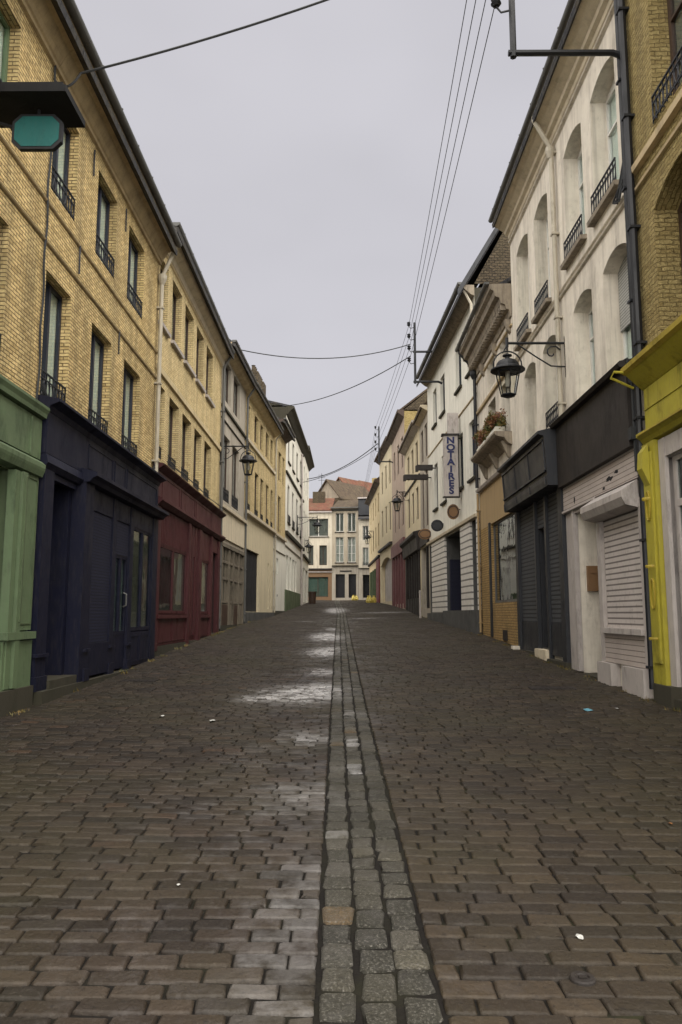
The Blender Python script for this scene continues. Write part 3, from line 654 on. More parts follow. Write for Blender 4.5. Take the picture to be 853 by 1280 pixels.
# iron wall-ties
for (y, z) in ((12.5, 7.9), (14.9, 7.3), (13.0, 10.0), (15.05, 10.0), (10.9+.3, 10.0)):
    c = N.mb(); c.tube([(U(y), .03, z), (U(y)-.02, .035, z-.25), (U(y)+.01, .03, z-.5)], .016, 5); N.part('wall_tie', c, m_iron)

# --- burgundy shop house
B = House('brick_house', *L(18.01, 27.65), -1, 11.05, 'pale yellow house over the burgundy shop, five tall windows per floor')
U = lambda y: y-18.01
for (a, b) in ((18.12, 19.0), (19.5, 20.66), (21.12, 22.37), (22.85, 24.02), (24.53, 25.8)):
    B.window(U(a), U(b), 8.78, 10.48, .17, frame=m_brframe, curt=m_curt, sill=m_wpaint, rail=0)
    B.window(U(a), U(b), 5.42, 7.25, .17, frame=m_brframe, curt=m_curt, rail=.34, raild=-.06)
B.open(U(25.7), U(26.95), .95, 3.7, .6); B.open(U(18.5), U(25.45), 1.5, 3.3, .25)
B.wall([m_burgd, m_brick_b, m_stone], bands=[(5.2, 1)]); B.string(7.58, .16, .06, m_render); B.string(10.72, .05, .03, m_render)
m = B.mb(); m.prism([(.003, 10.78), (.05, 10.8), (.08, 10.95), (.22, 11.05), (.28, 11.12), (.28, 11.2), (.003, 11.2)], 0, B.L); B.part('cornice', m, m_cornice_pale)
B.gutter(.38, 11.30, .10); B.roof(m_slate, .45, 3.4, 11.30)
sf = B.mb()
sf.prism([(.004, 5.02), (.12, 5.04), (.26, 5.14), (.28, 5.18), (.004, 5.24)], 0, B.L)
sf.box(.02, B.L-.02, .004, .12, 4.36, 5.02)
sf.prism([(.005, 4.18), (.16, 4.20), (.26, 4.30), (.26, 4.36), (.12, 4.40), (.005, 4.40)], 0, B.L)
sf.box(.02, U(25.6), .004, .10, 3.30, 4.18)
for (a, b, d) in ((18.03, 18.45, .14), (21.75, 22.05, .16), (22.35, 22.6, .12), (22.9, 23.1, .12), (23.35, 23.75, .16), (25.4, 25.7, .16), (26.95, 27.3, .14)):
    sf.box(U(a), U(b), .004, d, .75 if d > .13 else 1.0, 4.18)
sf.box(U(18.45), U(21.75), .004, .10, .85, 1.58); sf.box(U(23.75), U(25.4), .004, .10, .9, 1.58); sf.box(U(22.05), U(23.35), .004, .05, .8, 3.3)
sf.box(U(18.3), U(21.8), .004, .17, 1.50, 1.60); sf.box(U(23.7), U(25.5), .004, .17, 1.50, 1.60); sf.box(U(25.7), U(26.95), .004, .10, 3.7, 4.18)
for (a, b, z0, z1, d) in ((18.5, 20.5, 4.44, 4.96, .12), (20.7, 22.6, 4.44, 4.96, .12), (22.8, 25.4, 4.44, 4.96, .12), (18.6, 20.0, .92, 1.45, .10), (20.1, 21.6, .92, 1.45, .10), (23.85, 25.3, .95, 1.45, .10)):
    sf.box(U(a), U(b), d, d+.015, z0, z0+.025); sf.box(U(a), U(b), d, d+.015, z1-.025, z1); sf.box(U(a), U(a)+.03, d, d+.014, z0+.026, z1-.026); sf.box(U(b)-.03, U(b), d, d+.014, z0+.026, z1-.026)
for y in (22.45, 23.25):
    for z in (1.5, 2.2, 2.9): sf.box(U(y)-.08, U(y)+.08, .05, .08, z-.02, z+.03)
for i in range(19): x = U(18.5)+i*.17; sf.box(x, x+.02, .10, .112, 3.34, 4.16)
sfo = B.part('shopfront', sf, m_burg)
for (a, b) in ((18.46, 20.1), (20.12, 21.74)):
    B.window(U(a), U(b), 1.62, 3.30, -.09, frame=m_burg, curt=m_curtb if a > 20 else m_curt, cut=False, name='shop_window', mull=False, glass=m_glassd)
B.window(U(23.76), U(25.39), 1.62, 3.30, -.09, frame=m_burg, curt=m_curtb, cut=False, name='shop_window', mull=False, glass=m_glassd)
c = B.mb(); c.box(U(25.72), U(26.93), -.58, -.5, .98, 3.7); c.box(U(26.3), U(26.34), -.5, -.47, 1, 3.6); B.part('door', c, m_burgd, sfo)
c = B.mb(); c.box(U(22.1), U(23.3), .05, .075, 1.05, 3.2); dd_ = B.part('door', c, m_burgd, sfo)
B.box('stone_plinth', m_stone, U(18.02), U(27.6), .003, .13, .2, .84)
B.pipe(U(27.55), 1.1, 10.6, .10, .055, m_zinc, top=(.0, .36, 11.25))
c = B.mb(); c.tube([(.15, .30, 5.25), (3, .31, 5.28), (6, .30, 5.24), (9.4, .31, 5.30)], .014, 5); B.part('wiring', c, m_cable)

# --- grey house with old shop
Q = House('grey_house', (-4.6, 27.66), (-4.42, 33.18), -1, 11.6, 'narrow grey-brown house with a derelict multi-pane shopfront')
for (a, b) in ((.45, 1.9), (2.45, 4.0)):
    Q.window(a, b, 9.68, 11.25, .12, frame=m_brframe, curt=m_curt); Q.window(a, b, 5.85, 8.35, .12, frame=m_brframe, curt=m_curt, rail=.5)
Q.open(.3, 5.2, 1.25, 4.1, .22)
Q.wall([m_greyst, m_stone]); Q.string(9.32, .10, .07, m_stone); Q.string(8.85, .06, .04, m_stone)
Q.string(5.55, .14, .16, m_cornice_pale, name='sill_band')
m = Q.mb(); m.prism([(.003, 11.4), (.2, 11.5), (.34, 11.65), (.36, 11.72), (.003, 11.72)], 0, Q.L); Q.part('cornice', m, m_cornice)
Q.gutter(.44, 11.80, .09); Q.roof(m_slate, .5, 3.2, 11.8)
Q.box('fascia_panel', m_cornice_pale, .05, Q.L-.05, .004, .06, 4.42, 5.46)
sf = Q.mb()
for x in (.28, 1.75, 2.7, 3.9, 5.08): sf.box(x, x+.12, -.02, .10, 1.2, 4.12)
for z in (2.02, 2.88, 3.5): sf.box(.3, 5.2, -.01, .07, z, z+.09)
for x in (.75, 1.25, 2.2, 3.2, 3.55, 4.4, 4.8): sf.box(x, x+.04, 0, .06, 2.1, 4.1)
sf.box(.28, 5.2, -.03, .12, 4.08, 4.22); sf.box(.3, 5.2, -.02, .05, 1.05, 2.0)
sfo = Q.part('shopfront', sf, m_grframe)
c = Q.mb(); c.box(.3, 5.2, -.06, -.05, 2.0, 4.1); Q.part('pane', c, m_glassd, sfo); c = Q.mb(); c.box(.3, 5.2, -.20, -.19, 1.3, 4.1); Q.part('backing', c, m_brown, sfo)
c = Q.mb(); c.box(.45, 1.7, .05, .07, 1.12, 1.95); c.box(2.9, 3.85, .05, .07, 1.12, 1.95); Q.part('base_panel', c, m_brframe, sfo)
Q.box('stone_plinth', m_stone, .02, Q.L, .003, .12, .5, 1.2)
Q.pipe(Q.L-.1, 1.3, 11.0, .1, .05, m_zinc, top=(0, .42, 11.7))

# --- cream house with garage opening
K = House('cream_house', (-4.42, 33.2), (-3.96, 42.1), -1, 11.75, 'cream yellow house with a large dark garage opening')
for (a, b) in ((.25, 1.15), (2.3, 3.35), (4.0, 4.9), (5.75, 6.75), (7.4, 8.2)):
    K.window(a, b, 9.7, 11.0, .11, frame=m_brframe, curt=m_curt); K.window(a+.3, b+.3, 6.25, 8.3, .11, frame=m_brframe, curt=m_curt, rail=.3)
K.open(.35, 4.1, 1.72, 4.5, .16); K.open(6.95, 7.35, 1.9, 4.25, .1); K.open(8.05, 8.3, 1.9, 4.25, .1)
K.wall([m_cream, m_brick_b, m_stone], bands=[(6.1, 1)])
K.string(9.35, .16, .09, m_cornice_pale); K.string(6.06, .16, .18, m_cornice_pale, name='sill_band')
m = K.mb(); m.prism([(.003, 11.4), (.1, 11.45), (.25, 11.6), (.36, 11.7), (.36, 11.78), (.003, 11.78)], 0, K.L); K.part('cornice', m, m_render)
K.gutter(.45, 11.85, .09); K.roof(m_slate, .5, 3.2, 11.85)
c = K.mb(); c.box(.35, 4.1, -.15, -.10, 1.7, 4.5); K.part('opening_dark', c, m_black)  # flat black panel painted as the unlit inside of the open garage
c = K.mb(); c.box(.0, K.L, .0, .10, 1.0, 1.7); K.part('ramp_kerb', c, m_plinthg)
for a, b in ((6.97, 7.33), (8.06, 8.29)):
    c = K.mb(); c.box(a, b, -.1, -.06, 1.9, 4.25); K.part('pane', c, m_glassd)
K.pipe(K.L-.05, 1.7, 11.2, .1, .05, m_pipe, top=(0, .42, 11.75))

# --- narrow house
A = House('narrow_house', (-3.96, 42.11), (-3.7, 46.8), -1, 12.4, 'narrow yellow house with a white ground floor and one dark slit window')
for (a, b) in ((.25, 1.1), (1.6, 2.7)):
    A.window(a, b, 9.3, 11.0, .11, frame=m_brframe, curt=m_curt); A.window(a, b, 6.3, 8.4, .11, frame=m_brframe, curt=m_curt)
A.window(3.3, 4.2, 9.3, 11.0, .11, frame=m_brframe, curt=m_curt)
A.open(1.2, 1.9, 3.9, 4.75, .15); A.wall([m_white_far, m_brick_b, m_stone], bands=[(6.05, 1)])
c = A.mb(); c.box(1.2, 1.9, -.14, -.1, 3.9, 4.75); A.part('pane', c, m_glassd)
A.string(6.03, .14, .14, m_cornice_pale, name='sill_band'); A.string(5.16, .06, .05, m_greyst)
m = A.mb(); m.prism([(.003, 12.1), (.3, 12.3), (.5, 12.42), (.5, 12.5), (.003, 12.5)], 0, A.L); A.part('cornice', m, m_brframe)
A.gutter(.56, 12.55, .08); A.roof(m_slate, .6, 2.6, 12.5)
c = A.mb()
for y in (.6, 2.6):
    c.box(y, y+.9, -1.7, -1.1, 13.0, 15.5)
    for k in range(3): c.lathe((y+.15+k*.3, -1.4, 15.5), [(.12, 0), (.10, .35), (.13, .38), (.0, .38)], 8)
A.part('chimney', c, m_rubble)
c = A.mb(); c.box(1.5, 1.62, 0.004, .02, 2.6, 2.72); A.part('letterbox', c, m_black)
A.box('stone_plinth', m_stone, .01, A.L, .003, .05, 1.2, 1.8)

# --- tall white house
F = House('white_house', (-3.7, 46.81), (-3.35, 60), -1, 14.5, 'tall dirty white house with three floors and a grey-green tiled base')
for (a, b) in ((1.3, 2.6), (4.3, 5.6), (7.3, 8.6), (10.3, 11.6)):
    F.window(a, b, 11.3, 13.2, .09, frame=m_brframe, curt=m_curt, sill=m_stone); F.window(a, b, 7.4, 9.8, .09, frame=m_brframe, curt=m_curt, rail=.45, raild=.06, sill=m_stone)
for (a, b) in ((.8, 2.2), (2.9, 4.2), (4.9, 6.2), (6.9, 7.9)): F.window(a, b, 3.15, 5.3, .18, frame=m_wframe, curt=m_curtw, cross=(.6,))
F.open(11.3, 12.6, 2.1, 5.2, .4); F.wall([m_white_far, m_stone])
c = F.mb(); c.box(11.3, 12.6, -.4, -.34, 2.1, 5.2); F.part('door', c, m_brframe)
F.string(6.6, .22, .16, m_stone); F.string(5.8, .08, .06, m_greyst); F.string(10.4, .14, .1, m_stone)
m = F.mb(); m.prism([(.003, 14.0), (.1, 14.05), (.3, 14.3), (.5, 14.42), (.5, 14.55), (.003, 14.55)], 0, F.L); F.part('cornice', m, m_stone)
F.roof(m_slate, .4, .9, 14.6)
F.box('tiled_base', m_greend, .02, 10.6, .004, .08, 1.3, 3.1); F.pipe(11.0, 2.0, 13.8, .1, .07, m_wpaint)
# --- last left house
Z = House('white_house', (-3.35, 60.01), (-3.3, 68.5), -1, 14.9, 'last pale house on the left, at the far corner')
for (a, b) in ((1, 2.1), (3.6, 4.7), (6.2, 7.3)):
    Z.window(a, b, 11.5, 13.5, .09, frame=m_brframe, curt=m_curt); Z.window(a, b, 7.6, 9.9, .09, frame=m_brframe, curt=m_curt)
Z.open(1, 3, 2.6, 5.3, .3); Z.open(4.2, 7, 2.6, 5.3, .3); Z.wall([m_white_far, m_stone])
c = Z.mb(); c.box(1, 3, -.3, -.25, 2.6, 5.3); c.box(4.2, 7, -.3, -.25, 2.6, 5.3); Z.part('shopfront', c, m_brframe)
Z.string(6.2, .2, .15, m_stone)
m = Z.mb(); m.prism([(.003, 14.4), (.3, 14.7), (.5, 14.82), (.5, 14.95), (.003, 14.95)], 0, Z.L); Z.part('cornice', m, m_stone); Z.roof(m_slate, .4, 1.0, 15.0)

# ================================================================== RIGHT ROW
# --- yellow shop house
Y0 = House('brick_house', (4.66, 3.0), (4.66, 11.58), 1, 13.4, 'dark yellow brick house over the bright yellow shop, nearest on the right')
U = lambda y: y-3.0
for (a, b) in ((9.05, 10.72), (5.6, 7.2)):
    Y0.window(U(a), U(b), 8.9, 11.2, .30, .18, frame=m_brframe, curt=m_curt, cross=(.38, .72), rail=.45, raild=.02, fw=.09)
    Y0.window(U(a), U(b+.2), 5.7, 7.65, .36, .30, frame=m_brframe, curt=m_burgd, fw=.09)
Y0.open(U(8.95), U(11.02), .45, 3.85, .12); Y0.open(U(4), U(8.6), 1.2, 3.85, .3)
Y0.wall([m_wpaint, m_brick_r, m_stone], bands=[(5.3, 1)])
Y0.string(8.62, .12, .09, m_cornice); Y0.string(8.3, .06, .05, m_cornice)
m = Y0.mb(); m.prism([(.003, 13.0), (.3, 13.2), (.5, 13.4), (.003, 13.4)], 0, Y0.L); Y0.part('cornice', m, m_cornice); Y0.roof(m_slate, .55, 3, 13.4)
sf = Y0.mb()
sf.prism([(.004, 5.02), (.06, 5.04), (.31, 5.28), (.36, 5.32), (.36, 5.36), (.004, 5.48)], .02, U(11.58))
sf.box(.02, U(11.50), .004, .07, 4.34, 5.02); sf.box(.02, U(11.50), .07, .085, 4.69, 4.705)
sf.prism([(.005, 4.16), (.10, 4.18), (.14, 4.24), (.20, 4.28), (.20, 4.33), (.08, 4.36), (.005, 4.36)], .02, U(11.56))
sf.box(U(11.12), U(11.56), .004, .12, .6, 4.16); sf.box(U(11.20), U(11.47), .12, .15, .9, 4.0)
sf.prism([(.15, 3.5), (.26, 3.75), (.24, 4.0), (.15, 4.12)], U(11.24), U(11.43))
sfo = Y0.part('shopfront', sf, m_yellow)
c = Y0.mb()
c.prism([(.312, 5.275), (.366, 5.315), (.375, 5.385), (.29, 5.40)], .02, U(11.6)); c.box(U(3.1), U(11.5), .2, .215, 4.285, 4.31)
for z in (3.3, 2.3, 1.25): c.lathe((U(11.335), .155, z), [(.085, -.02), (.09, 0), (.085, .02)], 12)
Y0.part('trim', c, m_yellowd, sfo)
c = Y0.mb()
for z, h in ((3.2, .22), (1.9, .22)):
    c.tube([(U(11.33)+.07*math.cos(a), .16, z+h*math.sin(a)) for a in np.linspace(0, 2*math.pi, 15)[:-1]], .014, 5, True)
Y0.part('carved_ovals', c, m_yellowd, sfo)
c = Y0.mb(); c.box(U(10.885), U(11.5), .003, .16, .1, .60); Y0.part('stone_plinth', c, m_stone)
c = Y0.mb(); c.box(U(8.9), U(10.88), -.10, .12, -.1, .44); Y0.part('door_step', c, m_stone)
# white door
c = Y0.mb(); D0 = -.06
c.box(U(10.90), U(11.1), .004, .06, .4, 4.14); c.box(U(8.9), U(8.97), .004, .06, .4, 4.14); c.box(U(8.97), U(10.90), .004, .05, 3.86, 4.14)
c.box(U(8.97), U(10.90), D0-.05, D0, .42, 1.25); c.box(U(9.9), U(9.98), D0-.05, D0+.01, 1.25, 3.85)
for z in (1.22, 2.20, 3.12, 3.78): c.box(U(8.97), U(10.90), D0-.05, D0+.008, z, z+.10)
c.box(U(10.80), U(10.90), D0-.05, D0+.006, 1.32, 3.78); c.box(U(10.05), U(10.75), D0, D0+.02, .55, 1.15)
dd = Y0.part('door', c, m_wpaint); c = Y0.mb(); c.box(U(9.0), U(10.88), D0-.03, D0-.02, 1.3, 3.8); Y0.part('pane', c, m_glassd, dd)
c = Y0.mb(); c.box(U(9.0), U(10.88), D0-.09, D0-.07, 1.3, 3.8); Y0.part('curtain', c, m_brown, dd)
Y0.window(U(4), U(8.6), 1.25, 3.85, .06, frame=m_yellow, curt=m_curt, cut=False, name='shop_window', glass=m_glassd)
Y0.pipe(U(11.5), 5.45, 13.2, .10, .06, m_iron, name='downpipe')
c = Y0.mb(); c.tube([(U(11.50), .10, 5.5), (U(11.53), .16, 5.3), (U(11.53), .5, 5.32), (U(11.62), .52, 5.25), (U(11.66), .16, 5.1)], .022, 6); Y0.part('hook_pipe', c, m_yellow)

# --- long white house with brown fascia and dark shop
R = House('white_house', (4.66, 11.60), (4.66, 20.55), 1, 12.5, 'long cream white house with arched windows, over the brown fascia and the dark shop')
U = lambda y: y-11.60
T1 = [(12.2, 13.5), (14.08, 15.3), (16.65, 17.87), (18.55, 19.83)]
for i, (a, b) in enumerate(T1):
    R.window(U(a), U(b), 8.88 if i < 2 else 8.70, 11.25, .30, .17, frame=m_wframe, curt=m_curtl, cross=(.7,), sill=m_oldst, sillp=.13, rail=.45, raild=.06, glass=m_glass)
for i, (a, b) in enumerate([(12.05, 13.24), (13.88, 15.04), (16.33, 17.5), (18.2, 19.4)]):
    R.window(U(a), U(b), 5.70 if i < 2 else 5.85, 7.70, .30, .17, frame=m_wframe, curt=m_curtl, cross=(.7,), blind=(.55 if i == 0 else 0), rail=(0.4 if i == 2 else 0), raild=-.02)
R.open(U(13.97), U(15.3), .45, 3.62, .75); R.open(U(11.85), U(13.7), 1.38, 3.3, .2)
R.open(U(17.55), U(18.45), .8, 3.65, .5); R.open(U(16.28), U(17.5), .8, 4.0, .2); R.open(U(18.5), U(20.3), .8, 4.0, .2)
R.wall([m_white, m_stone])
R.string(8.37, .05, .05, m_white, name='string_course'); R.string(8.50, .04, .03, m_white); R.string(12.02, .05, .04, m_white); R.string(11.93, .03, .02, m_white)
m = R.mb(); m.prism([(.003, 12.10), (.04, 12.12), (.06, 12.2), (.14, 12.24), (.16, 12.32), (.30, 12.40), (.34, 12.44), (.46, 12.50), (.48, 12.60), (.003, 12.62)], -.0, R.L); R.part('cornice', m, m_cornice_pale)
R.gutter(.53, 12.68, .07); R.roof(m_slate, .5, 3.2, 12.72)
R.pipe(U(15.84), 5.7, 11.75, .10, .055, m_pipe, top=(0, .45, 12.6)); R.pipe(U(11.66), .5, 12.0, .10, .055, m_iron, top=(0, .45, 12.6))
c = R.mb(); c.lathe((U(15.84), .12, 11.6), [(.0, 0), (.055, 0), (.10, .15), (.10, .25), (.0, .25)], 10); R.part('hopper', c, m_pipe)
for i in range(5):
    c = R.mb(); c.tube([(U(11.66)+.06, .10, 8.6+.1*i), (U(11.9), .14, 8.45+.12*math.sin(i*2)), (U(12.1)+.05*i, .10, 8.42+.03*i)], .018, 5); R.part('wiring', c, m_cable)
c = R.mb()
for k in range(4): c.tube([(U(13.2), .10+.02*k, 5.62+.02*k), (U(12.3), .16, 5.55+.05*k), (U(11.75), .2, 5.5+.04*k), (U(11.7), .2, 5.2)], .013, 5)
R.part('wiring', c, m_cable)
c = R.mb(); c.tube([(U(11.75), .14, z) for z in np.linspace(3.8, 5.4, 9)], .03, 6); R.part('wiring', c, m_cable)
c = R.mb(); c.box(U(11.7), U(11.82), .1, .22, 4.3, 4.5); R.part('junction_box', c, m_cable)
# brown fascia
sf = R.mb(); sf.box(U(11.84), U(15.93), .004, .20, 4.22, 5.50); sf.prism([(.004, 5.50), (.30, 5.50), (.34, 5.56), (.30, 5.60), (.004, 5.66)], U(11.82), U(15.95))
R.part('fascia', sf, m_brown)
# white clad shop
sf = R.mb(); sf.box(U(11.84), U(15.93), .004, .10, 3.72, 4.215); R.part('cladding', sf, m_wclap)
sf = R.mb(); sf.box(U(11.84), U(13.95), .004, .08, .78, 1.28); R.part('cladding', sf, m_wclap)
sf = R.mb(); sf.prism([(.10, 3.66), (.14, 3.68), (.14, 3.72), (.10, 3.74)], U(13.9), U(15.93))
sf.box(U(13.76), U(13.95), .004, .09, .45, 3.70); sf.box(U(15.3), U(15.42), .004, .10, .5, 3.66); sf.box(U(15.42), U(15.93), .004, .06, .5, 3.70)
sf.box(U(13.95), U(15.3), .004, .08, 3.6, 3.70); sf.box(U(11.8), U(11.9), .004, .10, .8, 3.4)
sf.box(U(11.86), U(13.76), .004, .16, 1.28, 1.37)
sf.box(U(13.27), U(13.97), .004, .17, .2, .77); sf.box(U(11.84), U(12.75), .004, .17, .2, .77)
R.part('shopfront', sf, m_wpaint)
sf = R.mb(); sf.prism([(.08, 3.25), (.30, 3.30), (.36, 3.42), (.36, 3.52), (.10, 3.70)], U(11.86), U(13.98)); R.part('shutter_box', sf, m_wpaint)
sf = R.mb(); sf.box(U(11.90), U(13.70), .0, .035, 1.37, 3.32); R.part('roller_shutter', sf, m_wshut)
sf = R.mb(); sf.box(U(12.76), U(13.26), -.15, -.1, .2, .78); R.part('vent', sf, m_black)
sf = R.mb(); sf.box(U(13.98), U(15.28), -.74, -.68, .48, 3.6); sf.box(U(14.6), U(14.64), -.68, -.66, .5, 3.5); R.part('door', sf, m_brframe)
sf = R.mb(); sf.box(U(13.98), U(15.26), -.70, .10, .2, .47); R.part('door_step', sf, m_stone)
mbx = R.mb(); mbx.box(U(15.18), U(15.29), -.55, -.12, 2.05, 2.55); mbx.box(U(15.16), U(15.18), -.50, -.17, 2.4, 2.45); R.part('letterbox', mbx, m_wood)
# dark shop with projecting canopy
sf = R.mb()
sf.prism([(.004, 4.30), (.40, 4.30), (.42, 4.42), (.42, 4.50), (.40, 4.52), (.46, 5.36), (.58, 5.40), (.58, 5.46), (.004, 5.60)], U(15.96), U(20.4))
for z0, z1, d0, d1 in ((4.60, 4.64, .405, .445), (5.26, 5.30, .45, .475)): sf.box(U(16.05), U(20.3), d0, d1+.01, z0, z1)
for y in (16.05, 17.45, 18.85, 20.25): sf.prism([(.40, 4.6), (.43, 4.6), (.475, 5.3), (.44, 5.3)], U(y), U(y)+.05); 
for y in (16.05, 17.45, 18.85, 20.25): sf.box(U(y), U(y)+.05, .41, .435, 4.33, 4.5)
for (a, b, d) in ((15.95, 16.26, .14), (17.42, 17.56, .10), (18.42, 18.52, .10), (20.25, 20.5, .12)): sf.box(U(a), U(b), .004, d, .55, 4.30)
sf.box(U(16.26), U(17.42), .0, .06, .7, 1.42); sf.box(U(18.52), U(20.25), .0, .06, .7, 1.42)
sfo = R.part('shopfront', sf, m_anth)
for (a, b, z0) in ((16.26, 17.42, 1.42), (18.52, 20.25, 1.42), (17.56, 18.42, 3.62)):
    c = R.mb(); c.box(U(a), U(b), -.02, .03, z0, 4.28); R.part('roller_shutter', c, m_anthshut, sfo)
c = R.mb(); c.box(U(17.56), U(18.44), -.48, -.42, .82, 3.62); d = R.part('door', c, m_navy_dk, sfo)
c = R.mb(); c.box(U(18.38), U(18.445), -.48, .0, .82, 3.62); R.part('door_frame', c, m_anth, sfo)
c = R.mb(); c.box(U(17.5), U(18.5), -.4, .18, .3, .80); R.part('door_step', c, m_cornice_pale)
c = R.mb(); c.tube([(U(18.3), -.42, 1.9), (U(18.3), -.36, 1.92), (U(18.2), -.36, 1.92)], .025, 6); R.part('handle', c, m_zinc, sfo)
R.box('stone_plinth', m_stone, U(15.94), U(17.48), .003, .16, .1, .62); R.box('stone_plinth', m_stone, U(18.52), U(20.5), .003, .12, .1, .70)
c = R.mb(); c.box(U(20.30), U(20.55), .12, .30, .5, .78); R.part('corner_stone', c, m_white)

# --- ochre shop house with the stone balcony
O = House('ochre_house', (4.66, 20.57), (4.62, 26.2), 1, 10.4, 'white house over the ochre tiled shop, with the stone flower balcony')
U = lambda y: y-20.57
for (a, b) in ((21.15, 22.35), (23.1, 24.3)): O.window(U(a), U(b), 6.72, 8.30, .3, frame=m_dframe, curt=m_curt)
for (a, b) in ((21.15, 22.35), (23.1, 24.3)): O.window(U(a), U(b), 8.75, 9.75, .3, frame=m_dframe, curt=m_curt)
O.open(U(20.8), U(24.35), 1.95, 4.45, .2)
O.wall([m_ochre, m_ochre_p, m_white, m_stone], bands=[(4.45, 1), (5.74, 2)])
O.window(U(20.8), U(24.35), 1.95, 4.45, .08, frame=m_zinc, curt=None, cut=False, name='shop_window', mull=False, glass=glassm('shop_glass', C(.10, .13, .12), .22))
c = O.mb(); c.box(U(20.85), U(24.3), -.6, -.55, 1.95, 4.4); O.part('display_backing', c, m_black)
c = O.mb(); c.box(U(24.36), U(24.56), -.02, .05, .9, 4.5); O.part('frame_post', c, m_iron)
c = O.mb(); c.box(U(22.3), U(22.85), .003, .03, .85, 1.15); O.part('vent', c, m_brown)
m = O.mb(); m.prism([(.003, 5.72), (.10, 5.74), (.14, 5.82), (.003, 5.90)], 0, O.L); O.part('shop_cornice', m, m_wpaint)
m = O.mb()
m.prism([(.003, 6.30), (.12, 6.36), (.22, 6.50), (.45, 6.56), (.50, 6.62), (.50, 6.68), (.003, 6.68)], U(21.0), U(24.9)); 
for y in (21.2, 22.9, 24.6): m.prism([(.003, 5.95), (.08, 6.0), (.28, 6.45), (.003, 6.45)], U(y), U(y)+.15)
O.part('balcony', m, m_oldst)
m = O.mb()
m.prism([(.003, 9.85), (.05, 9.87), (.08, 10.05), (.16, 10.08), (.18, 10.2), (.30, 10.25), (.34, 10.40), (.46, 10.45), (.50, 10.60), (.60, 10.66), (.62, 10.80), (.003, 10.82)], .0, O.L)
for i in range(24): m.box(.1+i*.23, .2+i*.23, .08, .30, 10.08, 10.24)
O.part('cornice', m, m_oldst)
O.string(9.62, .06, .05, m_cornice); O.string(8.52, .10, .07, m_cornice)
for y in (20.75, 22.7, 24.7):
    m = O.mb(); m.prism([(.003, 9.45), (.10, 9.55), (.16, 9.85), (.003, 9.85)], U(y), U(y)+.18); O.part('corbel', m, m_oldst)
O.gutter(.68, 10.86, .07); O.roof(m_slate, .5, 2.4, 10.84)
O.pipe(O.L-.15, 5.9, 10.0, .10, .06, m_iron, top=(0, .6, 10.8))
c = O.mb(); c.lathe((O.L-.15, .12, 9.75), [(0, 0), (.07, 0), (.14, .16), (.14, .28), (0, .28)], 10); O.part('hopper', c, m_iron)
O.pipe(O.L-.1, 1.0, 5.7, .08, .04, m_ochre_p, name='downpipe')

# --- white notary house
X = House('white_house', (4.62, 26.22), (4.11, 37.4), 1, 13.2, 'tall white house with banded stone pillars and the vertical sign')
for (a, b) in ((.35, 1.5), (2.6, 3.7), (6.3, 7.4), (8.5, 9.5)):
    X.window(a, b, 6.45, 8.55, .13, frame=m_dframe, curt=m_curtw if a < 3 else m_curt, sill=m_stone); X.window(a, b, 10.4, 12.1, .13, frame=m_dframe, curt=m_curt, sill=m_stone)
X.open(.0+.25, 1.2, 1.9, 5.0, .4); X.open(3.15, 6.5, 1.7, 4.85, 2.2); X.open(10.2, 11.0, 2.0, 4.85, .3)
X.wall([m_plinthg, m_white_far, m_stone], bands=[(4.9, 1)])
sf = X.mb()
for (a, b) in ((.01, .24), (1.28, 3.1), (6.55, 10.1)):
    sf = X.mb(); sf.box(a, b, .004, .09, 1.6, 4.9); X.part('banded_pillar', sf, m_rust)
sf = X.mb(); sf.prism([(.004, 4.92), (.16, 4.94), (.18, 5.04), (.004, 5.10)], 0, X.L); X.part('fascia', sf, m_cornice_pale)
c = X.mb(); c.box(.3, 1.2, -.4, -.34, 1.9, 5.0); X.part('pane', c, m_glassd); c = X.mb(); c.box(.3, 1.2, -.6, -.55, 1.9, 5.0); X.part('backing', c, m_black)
c = X.mb(); c.box(3.17, 6.5, -2.2, -2.1, 1.7, 4.8); X.part('door', c, m_black); c = X.mb(); c.box(6.3, 6.49, -.9, -.1, 1.7, 3.9); X.part('door_post', c, m_navyshut)
c = X.mb(); c.box(10.25, 11.0, -.3, -.25, 2.0, 4.8); X.part('pane', c, m_glassd)
X.box('grey_plinth', m_plinthg, .0, 6.6, .003, .20, .7, 1.75); X.box('grey_plinth', m_plinthg, 6.6, X.L, .003, .17, .9, 1.66)
m = X.mb(); m.prism([(.003, 12.9), (.12, 12.95), (.36, 13.15), (.42, 13.2), (.42, 13.3), (.003, 13.3)], 0, X.L); X.part('cornice', m, m_oldst)
X.gutter(.50, 13.40, .10, u0=0, u1=X.L); X.roof(m_slate, .55, 6.5, 13.35, gable=m_rubble)
c = X.mb(); c.prism([(.60, 12.84), (-3.5, 19.74), (-3.5, 20.02), (.60, 13.12)], -.12, .02); X.part('verge_board', c, m_anth)
c = X.mb(); c.tube([(.1, .5, 13.3), (.1, .3, 13.0), (.05, .12, 12.6), (-.02, .10, 11.2)], .05, 6); X.part('downpipe', c, m_pipe)
X.string(9.3, .05, .04, m_cornice)

